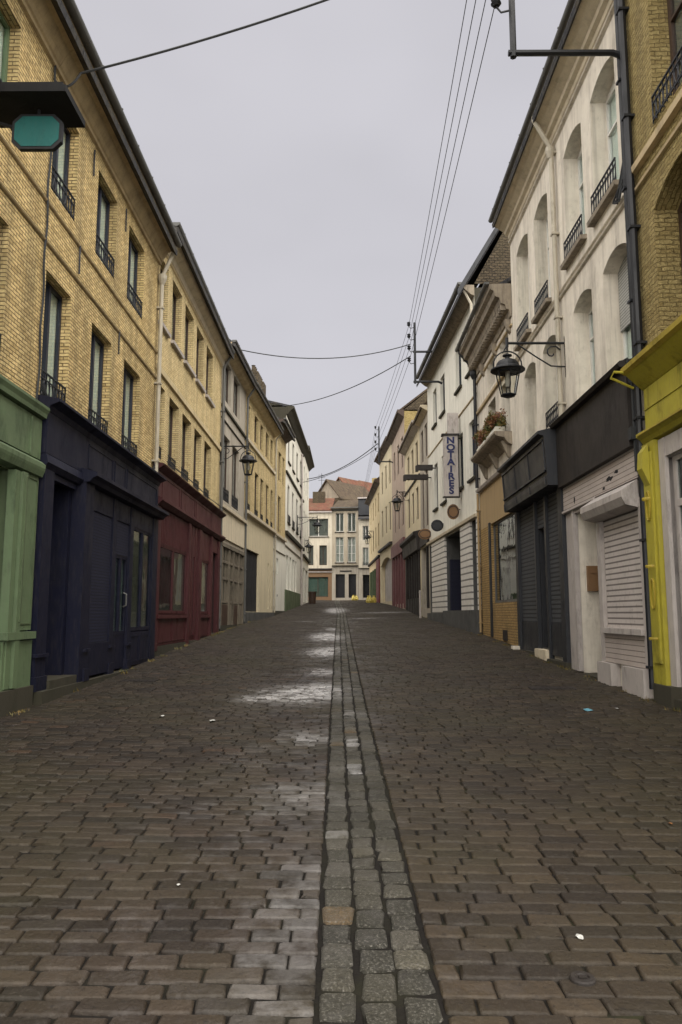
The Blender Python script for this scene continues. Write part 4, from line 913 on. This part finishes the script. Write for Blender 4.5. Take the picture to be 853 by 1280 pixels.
# --- brown-grey and yellow houses
E1 = House('grey_house', (4.11, 37.42), (4.03, 40.8), 1, 11.95, 'narrow grey-brown house with tall dark windows beside the white notary house')
for (a, b) in ((.35, 1.35), (1.9, 2.9)):
    E1.window(a, b, 6.0, 8.9, .08, frame=m_brframe, curt=m_curt); E1.window(a, b, 9.5, 11.2, .08, frame=m_brframe, curt=m_curt)
E1.open(.3, 3.1, 1.9, 5.0, .3); E1.wall([m_greyst, m_stone]); c = E1.mb(); c.box(.3, 3.1, -.28, -.22, 1.9, 5.0); c.box(1.2, 1.35, -.2, 0, 1.9, 5.0); E1.part('shopfront', c, m_brown)
E1.box('fascia', m_brown, .05, E1.L-.05, .004, .1, 5.1, 5.7)
m = E1.mb(); m.prism([(.003, 11.7), (.35, 11.9), (.35, 12.0), (.003, 12.0)], 0, E1.L); E1.part('cornice', m, m_cornice_pale); E1.roof(m_tileb, .4, 3, 12.0)
E2 = House('yellow_house', (4.03, 40.82), (3.82, 48.6), 1, 12.0, 'pale yellow house with a black shopfront, right side')
for (a, b) in ((.9, 2.0), (3.0, 4.1), (5.2, 6.3)):
    E2.window(a, b, 6.8, 8.6, .08, frame=m_brframe, curt=m_curtw); E2.window(a, b, 9.7, 11.2, .08, frame=m_brframe, curt=m_curtw)
E2.open(.4, 7.4, 2.1, 5.0, .3); E2.wall([m_cream, m_stone])
c = E2.mb()
for x in (.5, 1.6, 2.6, 3.8, 5.2, 6.6, 7.2): c.box(x, x+.14, -.25, .08, 1.6, 5.0)
c.box(.4, 7.4, -.29, -.24, 1.6, 5.0); c.box(.3, 7.5, -.2, .06, 1.5, 2.5); c.prism([(.004, 5.0), (.2, 5.05), (.25, 5.7), (.4, 5.85), (.4, 6.0), (.004, 6.1)], .1, 7.7); E2.part('shopfront', c, m_brown)
E2.string(9.1, .1, .07, m_brown)
m = E2.mb(); m.prism([(.003, 11.7), (.4, 11.95), (.42, 12.1), (.003, 12.1)], 0, E2.L); E2.part('cornice', m, m_wpaint); E2.roof(m_tileb, .45, 3, 12.1)
E3 = House('pink_house', (3.82, 48.62), (3.5, 57), 1, 14.7, 'taller pinkish house with a pink-red shopfront')
for (a, b) in ((.9, 2.0), (3.4, 4.5), (5.9, 7.0)):
    E3.window(a, b, 7.4, 9.6, .08, frame=m_brframe, curt=m_curt); E3.window(a, b, 11.2, 13.3, .08, frame=m_brframe, curt=m_curt)
E3.open(.5, 7.9, 2.3, 5.6, .3); E3.wall([plaster('pink_render', C(.42, .33, .27), amt=.5), m_brick_r])
c = E3.mb(); c.box(.5, 7.9, -.29, -.24, 2.2, 5.6)
for x in (.4, 2.0, 3.6, 5.4, 7.0, 7.8): c.box(x, x+.25, -.25, .10, 2.0, 5.6)
c.box(.2, 8.2, .004, .15, 5.62, 6.5); E3.part('shopfront', c, m_pink)
m = E3.mb(); m.prism([(.003, 14.3), (.4, 14.6), (.45, 14.8), (.003, 14.8)], 0, E3.L); E3.part('cornice', m, m_brframe); E3.roof(m_tileb, .5, 3, 14.8, gable=m_rubble)
E4 = House('cream_house', (3.5, 57.02), (2.98, 66), 1, 14.9, 'cream house with a pale arched shopfront far up on the right')
for (a, b) in ((.9, 2.0), (3.6, 4.7), (6.4, 7.5)):
    E4.window(a, b, 8.0, 10.2, .08, frame=m_brframe, curt=m_curt); E4.window(a, b, 11.6, 13.5, .08, frame=m_brframe, curt=m_curt)
E4.open(.6, 8.3, 2.6, 5.6, .4, .5); E4.wall([m_cream, m_stone]); c = E4.mb(); c.box(.6, 8.3, -.39, -.34, 2.4, 6.1); E4.part('shopfront', c, m_wpaint)
E4.string(6.9, .2, .2, m_brown); m = E4.mb(); m.prism([(.003, 14.5), (.4, 14.8), (.45, 15), (.003, 15)], 0, E4.L); E4.part('cornice', m, m_brframe); E4.roof(m_tileb, .5, 3, 15)
E5 = House('ochre_house', (2.98, 66.02), (2.5, 80), 1, 13.2, 'ochre house with a red door and dark green shopfront, last on the right')
for a in (1.0, 4.2, 7.4, 10.6):
    E5.window(a, a+1.2, 7.6, 9.6, .08, frame=m_brframe, curt=m_curt); E5.window(a, a+1.2, 10.6, 12.3, .08, frame=m_brframe, curt=m_curt)
E5.open(3.5, 12.5, 2.9, 5.8, .3); E5.wall([m_render, m_stone]); c = E5.mb(); c.box(3.5, 12.5, -.29, -.24, 2.6, 5.8)
for x in (3.6, 6, 8.4, 10.8, 12.3): c.box(x, x+.2, -.2, .08, 2.6, 5.8)
E5.part('shopfront', c, m_greend); E5.box('red_door_panel', m_red, .2, 3.2, .004, .12, 2.5, 6.4)
E5.string(6.6, .2, .18, m_brown); m = E5.mb(); m.prism([(.003, 12.9), (.4, 13.1), (.45, 13.3), (.003, 13.3)], 0, E5.L); E5.part('cornice', m, m_brframe); E5.roof(m_tileb, .5, 3, 13.3)

# ================================================================== END OF THE STREET (facades face the camera)
H1 = House('corner_house', (-6.2, 85.3), (-1.5, 85), 1, 13.2, 'white house with an orange tiled roof closing the street', depth=8)
H1.sg = -1.0
def flip(h): pass
U = lambda x: x+6.2
H1.window(U(-4.1), U(-1.9), 10.2, 12.2, .25, frame=m_wframe, curt=m_curt, cross=(.0,), sill=m_brown)
for a, b in ((-4.35, -3.55), (-2.9, -2.05)): H1.window(U(a), U(b), 7.0, 9.2, .2, frame=m_brframe, curt=m_curt)
H1.open(U(-4.2), U(-1.9), 3.5, 5.7, .3); H1.wall([plaster('brown_shop_render', C(.20, .12, .065), amt=.4), m_creamw, m_stone], bands=[(6.5, 1)])
H1.window(U(-4.2), U(-1.9), 3.5, 5.7, .15, frame=m_brframe, curt=plaster('green_blind', C(.06, .10, .085)), cut=False, name='shop_window')
H1.string(6.55, .2, .2, m_brown); H1.string(6.25, .14, .12, m_wpaint); H1.string(13.0, .3, .25, m_wpaint, name='cornice')
H1.roof(m_tile, .3, 1.9, 13.2)
c = H1.mb(); c.box(U(-3.9), U(-2.5), -3.0, -2.2, 13.6, 15.6); H1.part('chimney', c, m_rubble)
c = H1.mb(); c.tube([(U(-2.9), -2.6, 15.5), (U(-2.9), -2.6, 17.8)], .03, 5); [c.tube([(U(-3.3), -2.6, z), (U(-2.5), -2.6, z)], .02, 4) for z in (17.0, 17.3, 17.6)]; H1.part('aerial', c, m_iron)
H2 = House('corner_house', (-1.49, 85), (1.42, 84.6), 1, 13.25, 'grey beige house with paired windows and a stone shopfront closing the street', depth=9); H2.sg = -1.0
U = lambda x: x+1.49
for a, b in ((-1.1, -.2), (.25, 1.15)):
    H2.window(U(a), U(b), 10.7, 12.8, .2, frame=m_wframe, curt=m_curt, sill=m_brown); H2.window(U(a), U(b), 7.3, 10.1, .2, frame=m_wframe, curt=m_curtw, cross=(.35, .68), sill=m_brown)
H2.open(U(-1.1), U(-.05), 3.4, 6.0, .35); H2.open(U(.35), U(1.2), 3.4, 6.0, .35)
H2.wall([m_greyst, plaster('beige_render', C(.40, .35, .27), amt=.45), m_stone], bands=[(6.9, 1)])
for a, b in ((-1.1, -.05), (.35, 1.2)):
    c = H2.mb(); c.box(U(a), U(b), -.34, -.3, 3.4, 6.0); H2.part('door', c, m_navy_dk)
H2.string(6.9, .14, .2, m_stone); c = H2.mb(); c.box(U(-.6), U(.7), .004, .05, 6.25, 6.4); H2.part('name_board', c, m_brown)
m = H2.mb(); m.prism([(.003, 13.0), (.35, 13.2), (.5, 13.3), (.5, 13.4), (.003, 13.4)], -.1, H2.L+.05); H2.part('cornice', m, m_zinc); H2.roof(m_tileb, .5, 1.5, 13.4)
H3 = House('corner_house', (1.44, 84.5), (4.4, 84.0), 1, 12.2, 'cream house with a slate dormer at the right end of the street', depth=9); H3.sg = -1.0
U = lambda x: x-1.44
H3.window(U(1.9), U(2.55), 9.7, 11.3, .2, frame=m_wframe, curt=m_curt); H3.window(U(1.9), U(2.55), 6.9, 8.9, .2, frame=m_wframe, curt=m_curtw, rail=.4, raild=.05)
H3.open(U(1.9), U(2.9), 3.4, 5.9, .3); H3.wall([m_greyst, m_creamw, m_stone], bands=[(6.6, 1)]); c = H3.mb(); c.box(U(1.9), U(2.9), -.3, -.25, 3.4, 5.9); H3.part('door', c, m_black)
H3.string(6.6, .12, .15, m_stone); H3.roof(m_slate, .4, 3.0, 12.2)
m = H3.mb(); m.prism([(.1, 12.5), (.1, 14.2), (.25, 14.4), (-3, 14.8), (-3, 12.5)], .0, 2.4); dm = H3.part('dormer', m, m_anth)
m = H3.mb(); m.box(-.05, 2.45, -.2, .30, 14.32, 14.46); m.box(1.5, 2.2, .1, .14, 12.7, 14.3); H3.part('dormer_trim', m, m_wpaint, dm); m = H3.mb(); m.box(1.6, 2.1, .141, .15, 12.8, 14.2); H3.part('pane', m, m_glassd, dm)
# roofs behind the end houses
for nm, (xc, yc, wd, zt, rise, mt, lab) in enumerate(((-2.2, 93, 4.2, 15.6, 2.3, m_tileb, 'grey-brown gabled house behind the street end, with a pointed dark gable'),
                                   (-.7, 97, 5.6, 15.7, 3.2, m_tile, 'house with a red roof slope behind the centre of the street end'),
                                   (2.0, 103, 5.6, 16.8, 2.7, m_tile, 'house with an orange-red roof behind the dormer'))):
    h = House('gabled_house', (xc-wd*.383, yc+wd*.321), (xc+wd*.383, yc-wd*.321), 1, zt, lab, depth=7); h.sg = -1.0
    for k in (0.25, 0.65): h.window(h.L*k, h.L*k+.7, zt-3, zt-1.6, .2, frame=m_wframe, curt=m_curt)
    h.wall([m_rubble])
    m = h.mb(); w = h.L/2      # gable end facing the street
    m.face([(0, 0, zt), (h.L, 0, zt), (w, 0, zt+rise)]); m.face([(0, -7, zt), (w, -7, zt+rise), (h.L, -7, zt)]); h.part('gable', m, m_oldst)
    m = h.mb()
    for s_ in (0, 1):
        e_ = -0.25 if s_ == 0 else h.L+.25; ze = zt-.25*rise/w
        a = [(e_, .3, ze), (e_, -7.3, ze), (w, -7.3, zt+rise), (w, .3, zt+rise)]; b = [(p[0], p[1], p[2]+.16) for p in a]
        m.face(b); m.face(a[::-1]); m.face([a[0], a[3], b[3], b[0]]); m.face([a[1], b[1], b[2], a[2]]); m.face([a[0], b[0], b[1], a[1]])
    h.part('roof', m, mt)
    if nm == 2:
        m = h.mb(); m.box(w-.3, w+.4, -4, -3, zt+rise-.3, zt+rise+.9); h.part('chimney', m, m_brick_r)

# ================================================================== LANTERNS
def lantern_parts():
    """lantern hanging below the origin (hook at z=0), about 0.72 wide and 1.15 tall"""
    P = {}
    m = MB(); m.tube([(.0, 0, .02), (0, 0, -.10)], .018, 6)
    m.tube([(.30*math.cos(a), 0, -.42+.30*math.sin(a)) for a in np.linspace(0, math.pi, 13)], .016, 6)
    for s_ in (-1, 1): m.tube([(s_*.30, 0, -.42), (s_*.31, 0, -.52)], .016, 6)
    P['hanger'] = (m, m_iron, True)
    m = MB()
    m.lathe((0, 0, 0), [(.0, -.17), (.03, -.17), (.035, -.19), (.10, -.205), (.10, -.225), (.05, -.24), (.05, -.29), (.14, -.31), (.20, -.345), (.235, -.40), (.25, -.46), (.36, -.52), (.365, -.545), (.26, -.545), (.255, -.53), (0, -.5)], 18)
    P['lamp_cap'] = (m, m_iron, False)
    m = MB(); n = 6; zt, zb = -.55, -1.08; rt, rb = .265, .155
    for k in range(n):
        a = (k+.5)*2*math.pi/n; m.tube([(rt*math.cos(a), rt*math.sin(a), zt), (rb*math.cos(a), rb*math.sin(a), zb)], .013, 4)
    for r_, z_, w in ((rt, zt-.03, .018), (rb, zb, .02)):
        m.tube([(r_*math.cos((k+.5)*2*math.pi/n), r_*math.sin((k+.5)*2*math.pi/n), z_) for k in range(n)], w, 4, True)
    m.lathe((0, 0, 0), [(.0, -1.12), (.10, -1.12), (.15, -1.085)], 6, math.pi/6)
    P['cage'] = (m, m_iron, False)
    m = MB(); m.lathe((0, 0, 0), [(rt-.006, zt), (rb-.006, zb)], 6, math.pi/6); P['pane'] = (m, m_lglass, False)
    m = MB(); m.lathe((0, 0, 0), [(0, -.56), (.05, -.57), (.055, -.72), (.07, -.80), (.05, -.90), (0, -.92)], 10); P['lamp_bulb'] = (m, m_curtw, True)
    return P
LP = {k: v[0].build(k, v[1], None, v[2]) for k, v in lantern_parts().items()}
first_l = [True]
def lantern(wx, wy, z, reach, scale, label, drop=0.0):
    """bracket from the wall point to a lantern reach metres over the street"""
    s_ = -1 if wx > 0 else 1
    root = empty('wall_lantern', (wx, wy, z), 0, label, 'street lamp', 'lanterns hanging on wall brackets along the street')
    m = MB(); m.box(-.03*s_ if s_ > 0 else 0, .03*s_ if s_ > 0 else .03, -.03, .03, -.75*scale, .15)
    m.tube([(0, 0, 0), (s_*reach, 0, 0)], .024*scale+.004, 6)
    R_ = .17*scale/0.9; cx_ = s_*.26*scale
    sp_ = [(cx_+s_*(R_*(1-.11*k))*math.cos(a)*-1, 0, -.22*scale+(R_*(1-.11*k))*math.sin(a)) for k, a in enumerate(np.linspace(0.4, 5.9, 9))]
    m.tube(sp_, .014*scale+.003, 5)
    m.tube([(0, 0, -.52*scale), (s_*.3*scale, 0, -.50*scale), (s_*reach*.5, 0, -.30*scale), (s_*reach*.82, 0, -.02)], .014*scale+.003, 5)
    m.tube([(s_*reach, 0, .12), (s_*reach, 0, -.08)], .035*scale, 6); m.tube([(s_*(reach-.03), .0, .0), (s_*(reach+.10), 0, -.22*scale)], .015, 5)
    m.build('bracket', m_iron, root)
    for k, o in LP.items():
        c_ = o if first_l[0] else o.copy()
        if not first_l[0]: col.objects.link(c_)
        c_.parent = root; c_.location = (s_*reach, 0, -.06-drop); c_.scale = (scale, scale, scale)
    first_l[0] = False
lantern(4.66, 15.75, 7.32, 1.22, 1.0, 'largest nearest black lantern, hanging in front of the cream white house on the right')
lantern(-4.6, 27.62, 7.72, 1.04, .92, 'black lantern hanging on the left between the burgundy shop and the grey house')
lantern(3.87, 46.0, 8.95, .74, 1.0, 'black lantern hanging before the pale yellow house on the right')
lantern(-3.46, 55.0, 8.55, 1.42, 1.0, 'small far lantern on a long bracket of the tall dirty white house')
lantern(-3.34, 62.5, 7.6, .34, .9, 'small far lantern close against the last pale house on the left')
lantern(2.7, 74.0, 9.6, .58, 1.1, 'farthest lantern on the right, in front of the cream end house')

# ================================================================== POWER LINE BRACKETS AND CABLES
def linepost(x, y, z0, z1, wx, arms, label, lean=0.0):
    root = empty('line_bracket', (wx, y, z0), 0, label, 'power line bracket', 'iron brackets carrying the overhead line')
    m = MB(); dx = x-wx
    m.tube([(dx, 0, -.08), (dx+lean, 0, z1-z0)], .055, 7); m.build('post', m_iron, root)
    for az in arms:
        m = MB(); m.tube([(0, 0, az-z0-.08), (.0-.18, 0, az-z0), (dx-.08, 0, az-z0)], .052, 7); m.build('arm', m_iron, root)
    k = 0
    zz = z1-z0-.1
    while zz > .8 and k < 4:
        m = MB(); c = dx-.26
        m.tube([(dx+.05, 0, zz-.1), (dx-.18, 0, zz-.16), (c, 0, zz-.05)], .018, 5)
        m.lathe((c, 0, zz-.05), [(0, 0), (.05, 0), (.09, .05), (.05, .09), (.09, .14), (.05, .18), (0, .2)], 10); m.build('insulator', m_iron, root); zz -= .55; k += 1
    return [(x-.26, y, z1-.15-.55*i) for i in range(4)]
p1 = linepost(2.78, 11.6, 10.80, 12.9, 4.60, (10.80,), 'nearest iron line bracket, top right on the cream white house corner')
p2 = linepost(3.10, 33.0, 11.82, 14.55, 4.30, (11.82, 13.2), 'middle iron line bracket with four insulators on the white notary house')
p3 = linepost(2.50, 56.0, 12.83, 15.5, 3.53, (12.83,), 'far small iron line bracket on the pinkish house')
def cable(name, pts, r, label, group='overhead cables', sag=0.0, cat='cable'):
    P = []
    for i in range(len(pts)-1):
        a, b = Vector(pts[i]), Vector(pts[i+1])
        for k in range(16):
            t = k/16; p = a.lerp(b, t); p.z -= sag*4*t*(1-t); P.append(tuple(p))
    P.append(tuple(pts[-1])); m = MB(); m.tube(P, r, 5); o = m.build(name, m_cable)
    tag(o, label, cat, group)
tops = ['topmost', 'second', 'third', 'lowest']
for i in range(4):
    q1 = (2.30+.07*i, 11.4, 12.55-.25*i*0+.0); q1 = (2.32+.13*i, 11.6, 13.4-.28*i)
    cable('power_wire', [(2.2+.05*i, -6, 11.8-.28*i), q1, p2[i], p3[i], (1.9, 82, 14.6-.3*i)], .009, tops[i]+' wire of the four running along the right side between the brackets', 'wires of the overhead line', .12, 'power line')
cable('overhead_cable', [(-4.58, 11.05, 9.95), (-4.2, 11.15, 10.12), (2.6, 12.0, 13.4)], .02, 'nearest thick cable crossing the sky at the top left', sag=.18)
cable('overhead_cable', [(-4.2, 29.6, 12.1), (2.9, 33, 13.55)], .022, 'upper of the two cables crossing to the middle line bracket', sag=.5)
cable('overhead_cable', [(-3.55, 42, 13.2), (2.9, 33, 13.0)], .022, 'lower of the two cables crossing to the middle line bracket', sag=.45)
cable('overhead_cable', [(-3.3, 66, 13.3), (2.4, 56, 14.2)], .035, 'upper far cable crossing before the end houses', sag=.5)
cable('overhead_cable', [(-3.4, 58, 11.6), (2.4, 56, 13.9)], .022, 'lower far cable crossing before the end houses', sag=.4)

# ================================================================== SIGNS AND SMALL THINGS
sg = empty('hanging_sign', (-4.6, 8.0, 6.9), 0, 'teal eight-sided hanging sign under a dark hood on the green shop house', 'sign')
m = MB(); w, h, c_ = .26, .19, .09; x0 = 1.135; zc = .08
def octo(w, h, c_): return [(-w+c_, -h), (w-c_, -h), (w, -h+c_), (w, h-c_), (w-c_, h), (-w+c_, h), (-w, h-c_), (-w, -h+c_)]
def oct_mesh(m, w, h, c_, y0, y1, xc, zc):
    o_ = octo(w, h, c_); a = [(xc+p[0], y0, zc+p[1]) for p in o_]; b = [(xc+p[0], y1, zc+p[1]) for p in o_]
    m.face(a); m.face(b[::-1])
    for k in range(8): m.face([a[k], b[k], b[(k+1) % 8], a[(k+1) % 8]])
oct_mesh(m, w+.02, h+.02, c_, -.03, .03, x0, zc); m.build('sign_frame', m_iron, sg)
m = MB(); oct_mesh(m, w-.01, h-.01, c_-.005, -.036, .036, x0, zc); m.build('sign_panel', m_teal, sg)
m = MB(); m.box(.55, 1.55, -.32, .32, .36, .44); m.box(.55, 1.5, -.28, .28, .44, .50); m.build('hood', m_black, sg)
m = MB(); m.tube([(0, 0, .2), (.7, 0, .2), (x0-w, 0, .14)], .02, 6); m.tube([(0, 0, .42), (.6, 0, .42)], .025, 6); m.tube([(x0, 0, zc+h), (x0, 0, .37)], .02, 6); m.box(0, .03, -.04, .04, .1, .55); m.build('bracket', m_iron, sg)

# notary sign: pale box, blue letters one above the other
ns = empty('vertical_sign', (4.48, 29.3, 6.1), 0, 'tall pale sign reading NOTAIRES in blue letters down the white house', 'sign')
m = MB(); m.box(-.68, -.12, -.10, .10, 0, 2.38); m.build('sign_panel', m_wpaint, ns)
m = MB(); m.box(-.71, -.07, -.12, .12, -.04, .0); m.box(-.74, -.05, -.14, .14, 2.38, 2.46); m.box(-.12, -.08, -.12, .12, .0, 2.38); m.build('sign_frame', m_brown, ns)
m = MB(); m.prism([(-.14, 2.46), (.14, 2.46), (.06, 3.3), (-.06, 3.3)], -.5, -.08); m.build('canopy', m_wpaint, ns)
m = MB(); m.tube([(.0, 0, 2.3), (-.1, 0, 2.3)], .03, 6); m.tube([(.0, 0, .2), (-.1, 0, .2)], .03, 6); m.build('bracket', m_iron, ns)
for i, ch_ in enumerate('NOTAIRES'):
    cu = bpy.data.curves.new('letter', 'FONT'); cu.body = ch_; cu.size = .35; cu.extrude = .008; cu.offset = .014; cu.align_x = 'CENTER'
    to = bpy.data.objects.new('t', cu); col.objects.link(to); dg = bpy.context.evaluated_depsgraph_get()
    me = bpy.data.meshes.new_from_object(to.evaluated_get(dg)); bpy.data.objects.remove(to)
    me.materials.clear(); me.materials.append(m_blue)
    o = bpy.data.objects.new('letter', me); col.objects.link(o); o.parent = ns; o.rotation_euler = (math.pi/2, 0, 0); o.location = (-.40, -.112, 2.08-.283*i); o.scale = (1.15, 1, 1)
# small wall signs and awnings on the notary house
def wallx(y): return 4.62+(4.11-4.62)*(y-26.22)/(37.4-26.22)
def plaque(y, z, rx, rz, mat, label, name='wall_plaque', cat='plaque', round_=True):
    root = empty(name, (wallx(y), y, z), 0, label, cat); m = MB()
    n = 16 if round_ else 8
    pts = [(rx*math.cos(k*2*math.pi/n), rz*math.sin(k*2*math.pi/n)) for k in range(n)]
    a = [(-.28+p[0]*.9, -.04, p[1]) for p in pts]; b = [(p[0], .04, p[2]) for p in a]
    m.face(a); m.face(b[::-1])
    for k in range(n): m.face([a[k], b[k], b[(k+1) % n], a[(k+1) % n]])
    m.build('sign_panel', mat, root); m = MB(); m.tube([(0, 0, rz*.3), (-.28, 0, rz*.3)], .02, 5); m.tube([(-.28+rx*.75*math.cos(t), -.045, rz*.75*math.sin(t)) for t in np.linspace(0, 6.28, 15)[:-1]], .02, 5, True); m.build('bracket', m_iron, root)
plaque(29.6, 5.55, .26, .30, m_wood, 'round brown projecting sign under the tall pale sign')
plaque(33.4, 5.45, .30, .26, m_anth, 'dark blue projecting sign over the notary entrance')
plaque(37.0, 5.45, .36, .26, m_wood, 'brown oval projecting sign at the far end of the white house')
for y, z, ln, lab in ((35.2, 8.35, .9, 'upper dark projecting light box on the white house'), (36.6, 8.15, 1.3, 'lower dark bracket lamp on the white house')):
    root = empty('projecting_light', (wallx(y), y, z), 0, lab, 'light box'); m = MB(); m.box(-ln, -.15, -.12, .12, -.10, .14); m.box(-ln-.05, -ln+.08, -.13, .13, -.16, .10); m.build('housing', m_brown, root)
    m = MB(); m.tube([(0, 0, 0), (-.2, 0, 0)], .03, 6); m.build('bracket', m_iron, root)
# flower box plants on the balcony
def leaves(name, cx, cy, cz, rx, ry, rz, n, mat, parent, seed, size=.05):
    rg = random.Random(seed); m = MB()
    cl = [(rg.uniform(-1, 1), rg.uniform(-1, 1), rg.uniform(-.6, .8)) for _ in range(14)]
    for i in range(n):
        c_ = cl[rg.randrange(14)]; p = Vector((cx+(c_[0]*.8+rg.gauss(0, .2))*rx, cy+(c_[1]*.8+rg.gauss(0, .2))*ry, cz+(c_[2]*.8+rg.gauss(0, .25))*rz))
        a = Vector([rg.gauss(0, 1) for _ in range(3)]).normalized(); b = a.cross(Vector([rg.gauss(0, 1) for _ in range(3)])).normalized(); s_ = size*rg.uniform(.6, 1.4)
        m.face([p-a*s_, p-b*s_*.45, p+a*s_, p+b*s_*.45])
    return m.build(name, mat, parent)
for k, (y, lab) in enumerate(((22.0, 'nearer flower box with brown and orange dry plants on the stone balcony'), (23.7, 'farther flower box with trailing green plants on the stone balcony'))):
    root = empty('flower_box', (4.40, y, 6.68), 0, lab, 'flower box', 'flower boxes on the stone balcony')
    m = MB(); m.prism([(-.66, .0), (.66, .0), (.72, .20), (-.72, .20)], -.15, .12); m.build('planter', m_white_far, root)
    leaves('foliage', 0, 0, .42, .22, .75, .32, 2600, m_leaf, root, 5+k); leaves('flowers', -.05, 0, .48, .2, .7, .26, 900, m_flower, root, 15+k, .04)
# hook-shaped things on the ground
def blob(name, x, y, r, hgt, mat, label, cat, seed, n=10):
    rg = random.Random(seed); root = empty(name, (x, y, float(gz(x, y))), 0, label, cat, 'yellow sacks left at the end of the street')
    for i in range(n):
        m = MB(); cx_, cy_ = rg.uniform(-r, r)*.7, rg.uniform(-r, r)*.5; rr = r*rg.uniform(.25, .45)
        prof = [(0, 0), (rr*.9, .02), (rr*1.1, hgt*.3), (rr*.8, hgt*.7), (rr*.25, hgt*rg.uniform(.85, 1.1)), (rr*.3, hgt*1.15), (0, hgt*1.1)]
        m.lathe((cx_, cy_, 0), prof, 9, rg.uniform(0, 6)); m.v = [(a+rg.uniform(-.03, .03), b+rg.uniform(-.03, .03), c) for a, b, c in m.v]
        m.build('sack', mat, root)
blob('rubbish_sacks', 2.15, 66.5, .55, .55, m_bag, 'pile of yellow rubbish sacks at the foot of the ochre house', 'rubbish sacks', 3, 7)
blob('rubbish_sacks', 1.0, 82.5, .5, .5, m_bag, 'small yellow sack pile against the grey beige end house', 'rubbish sacks', 4, 4)
# white bollard
b_ = empty('bollard', (3.75, 38.8, float(gz(3.75, 38.8))), 0, 'thin white post on the pavement before the dark shop', 'bollard')
m = MB(); m.lathe((0, 0, 0), [(0, 0), (.07, 0), (.06, .05), (.055, 1.25), (.07, 1.28), (.05, 1.38), (0, 1.4)], 12); m.build('post', m_wpaint, b_)
b_ = empty('litter_bin', (-2.75, 64, float(gz(-2.75, 64))), 0, 'dark brown litter bin at the foot of the last left house', 'bin')
m = MB(); m.lathe((0, 0, 0), [(0, 0), (.28, 0), (.33, .9), (.36, .92), (.36, 1.0), (.30, 1.0), (.28, .9), (0, .85)], 14); m.build('bin_body', m_brframe, b_)
# covers
def cover(x, y, r, label, rect=None):
    z = float(gz(x, y))+.006; root = empty('drain_cover', (x, y, z), 0, label, 'drain cover'); m = MB()
    if rect:
        a, b = rect; m.box(-a, a, -b, b, -.03, .004)
        for k in range(7): m.box(-a+.03+k*(2*a-.06)/7, -a+.03+(k+.55)*(2*a-.06)/7, -b+.03, b-.03, .004, .010)
    else:
        m.lathe((0, 0, 0), [(0, .002), (r*.5, .004), (r*.55, .010), (r*.9, .010), (r, .004), (r*1.05, -.02)], 20); m.box(-r*.3, r*.3, -.006, .006, .004, .013)
    m.rotation = 0; o = m.build('cover_plate', m_brown, root); root.rotation_euler = (math.atan(.031), 0, 0)
cover(1.02, 3.55, .055, 'small round iron valve cover among the setts at the lower right')
cover(3.45, 13.1, .2, 'iron grating in the setts before the white shop', rect=(.38, .16))
cover(-3.7, 14.0, .2, 'iron grating in the setts before the navy shop', rect=(.32, .14))
def scrap(x, y, s_, mat, label, seed, cat='litter'):
    rg = random.Random(seed); m = MB(); n = 9; z = float(gz(x, y))+.006
    ring = [(x+s_*rg.uniform(.6, 1.1)*math.cos(a), y+s_*1.6*rg.uniform(.6, 1.1)*math.sin(a), z+rg.uniform(.0, s_*.35)) for a in np.linspace(0, 6.28, n+1)[:-1]]
    c_ = (x, y, z+s_*.45)
    for k in range(n): m.face([ring[k], ring[(k+1) % n], c_])
    tag(m.build('litter_scrap', mat), label, cat, 'scraps of litter on the setts')
scrap(1.13, 3.95, .022, m_litter, 'white crumpled scrap on the setts at the lower right', 1)
scrap(3.32, 10.8, .07, m_bluep, 'light blue plastic scrap before the yellow shop', 2)
scrap(3.75, 10.9, .03, m_litter, 'tiny white scrap beside the light blue one', 3)
scrap(-1.70, 10.1, .045, m_litter, 'white scrap on the setts left of the wide pale patch', 4)
scrap(-2.42, 10.4, .03, m_litter, 'small white scrap nearest the navy shop', 5)
scrap(-.95, 4.6, .012, m_litter, 'tiny white fleck on the dark setts at the lower left', 6)
scrap(2.3, 5.7, .02, m_flower, 'small orange leaf on the setts at the right', 7)

m = MB(); rg = random.Random(12)
def tuft(x, y, n, hh):
    z = float(gz(x, y))-.01
    for i in range(n):
        a = rg.uniform(0, 6.28); px, py = x+rg.gauss(0, .05), y+rg.gauss(0, .07); l = hh*rg.uniform(.5, 1.2); w = .006
        tip = (px+math.cos(a)*l*.6, py+math.sin(a)*l*.6, z+l); m.face([(px-w, py, z), (px+w, py+w, z), tip]); m.face([(px, py-w, z), (px+w, py, z+.01), (tip[0]+.01, tip[1], tip[2]*1.0-.01)])
for i in range(150):
    sd = rg.choice((-1, 1)); y = rg.uniform(10, 42); x = -4.36+.02*max(0, y-30) if sd < 0 else 4.44-.03*max(0, y-27)
    if rg.random() < .6: tuft(x+rg.uniform(-.06, .03)*sd*-1, y, rg.randint(6, 26), rg.uniform(.03, .09))
tag(m.build('weeds', m_leaf), 'small weeds and moss growing in the joints at the foot of the walls', 'weeds', kind='stuff')
for (y, z, ww, hh, sd) in ((13.1, 3.92, .22, .06, 1), (12.75, 3.98, .12, .05, 2), (15.15, 3.86, .06, .10, 3), (13.4, 3.80, .10, .04, 4)):
    rg = random.Random(sd); q = R.mb(); n = 12
    ring = [(y-11.60+ww*rg.uniform(.5, 1)*math.cos(a), .103, z+hh*rg.uniform(.4, 1)*math.sin(a)) for a in np.linspace(0, 6.28, n+1)[:-1]]
    q.face(ring); R.part('peeled_patch', q, m_black)
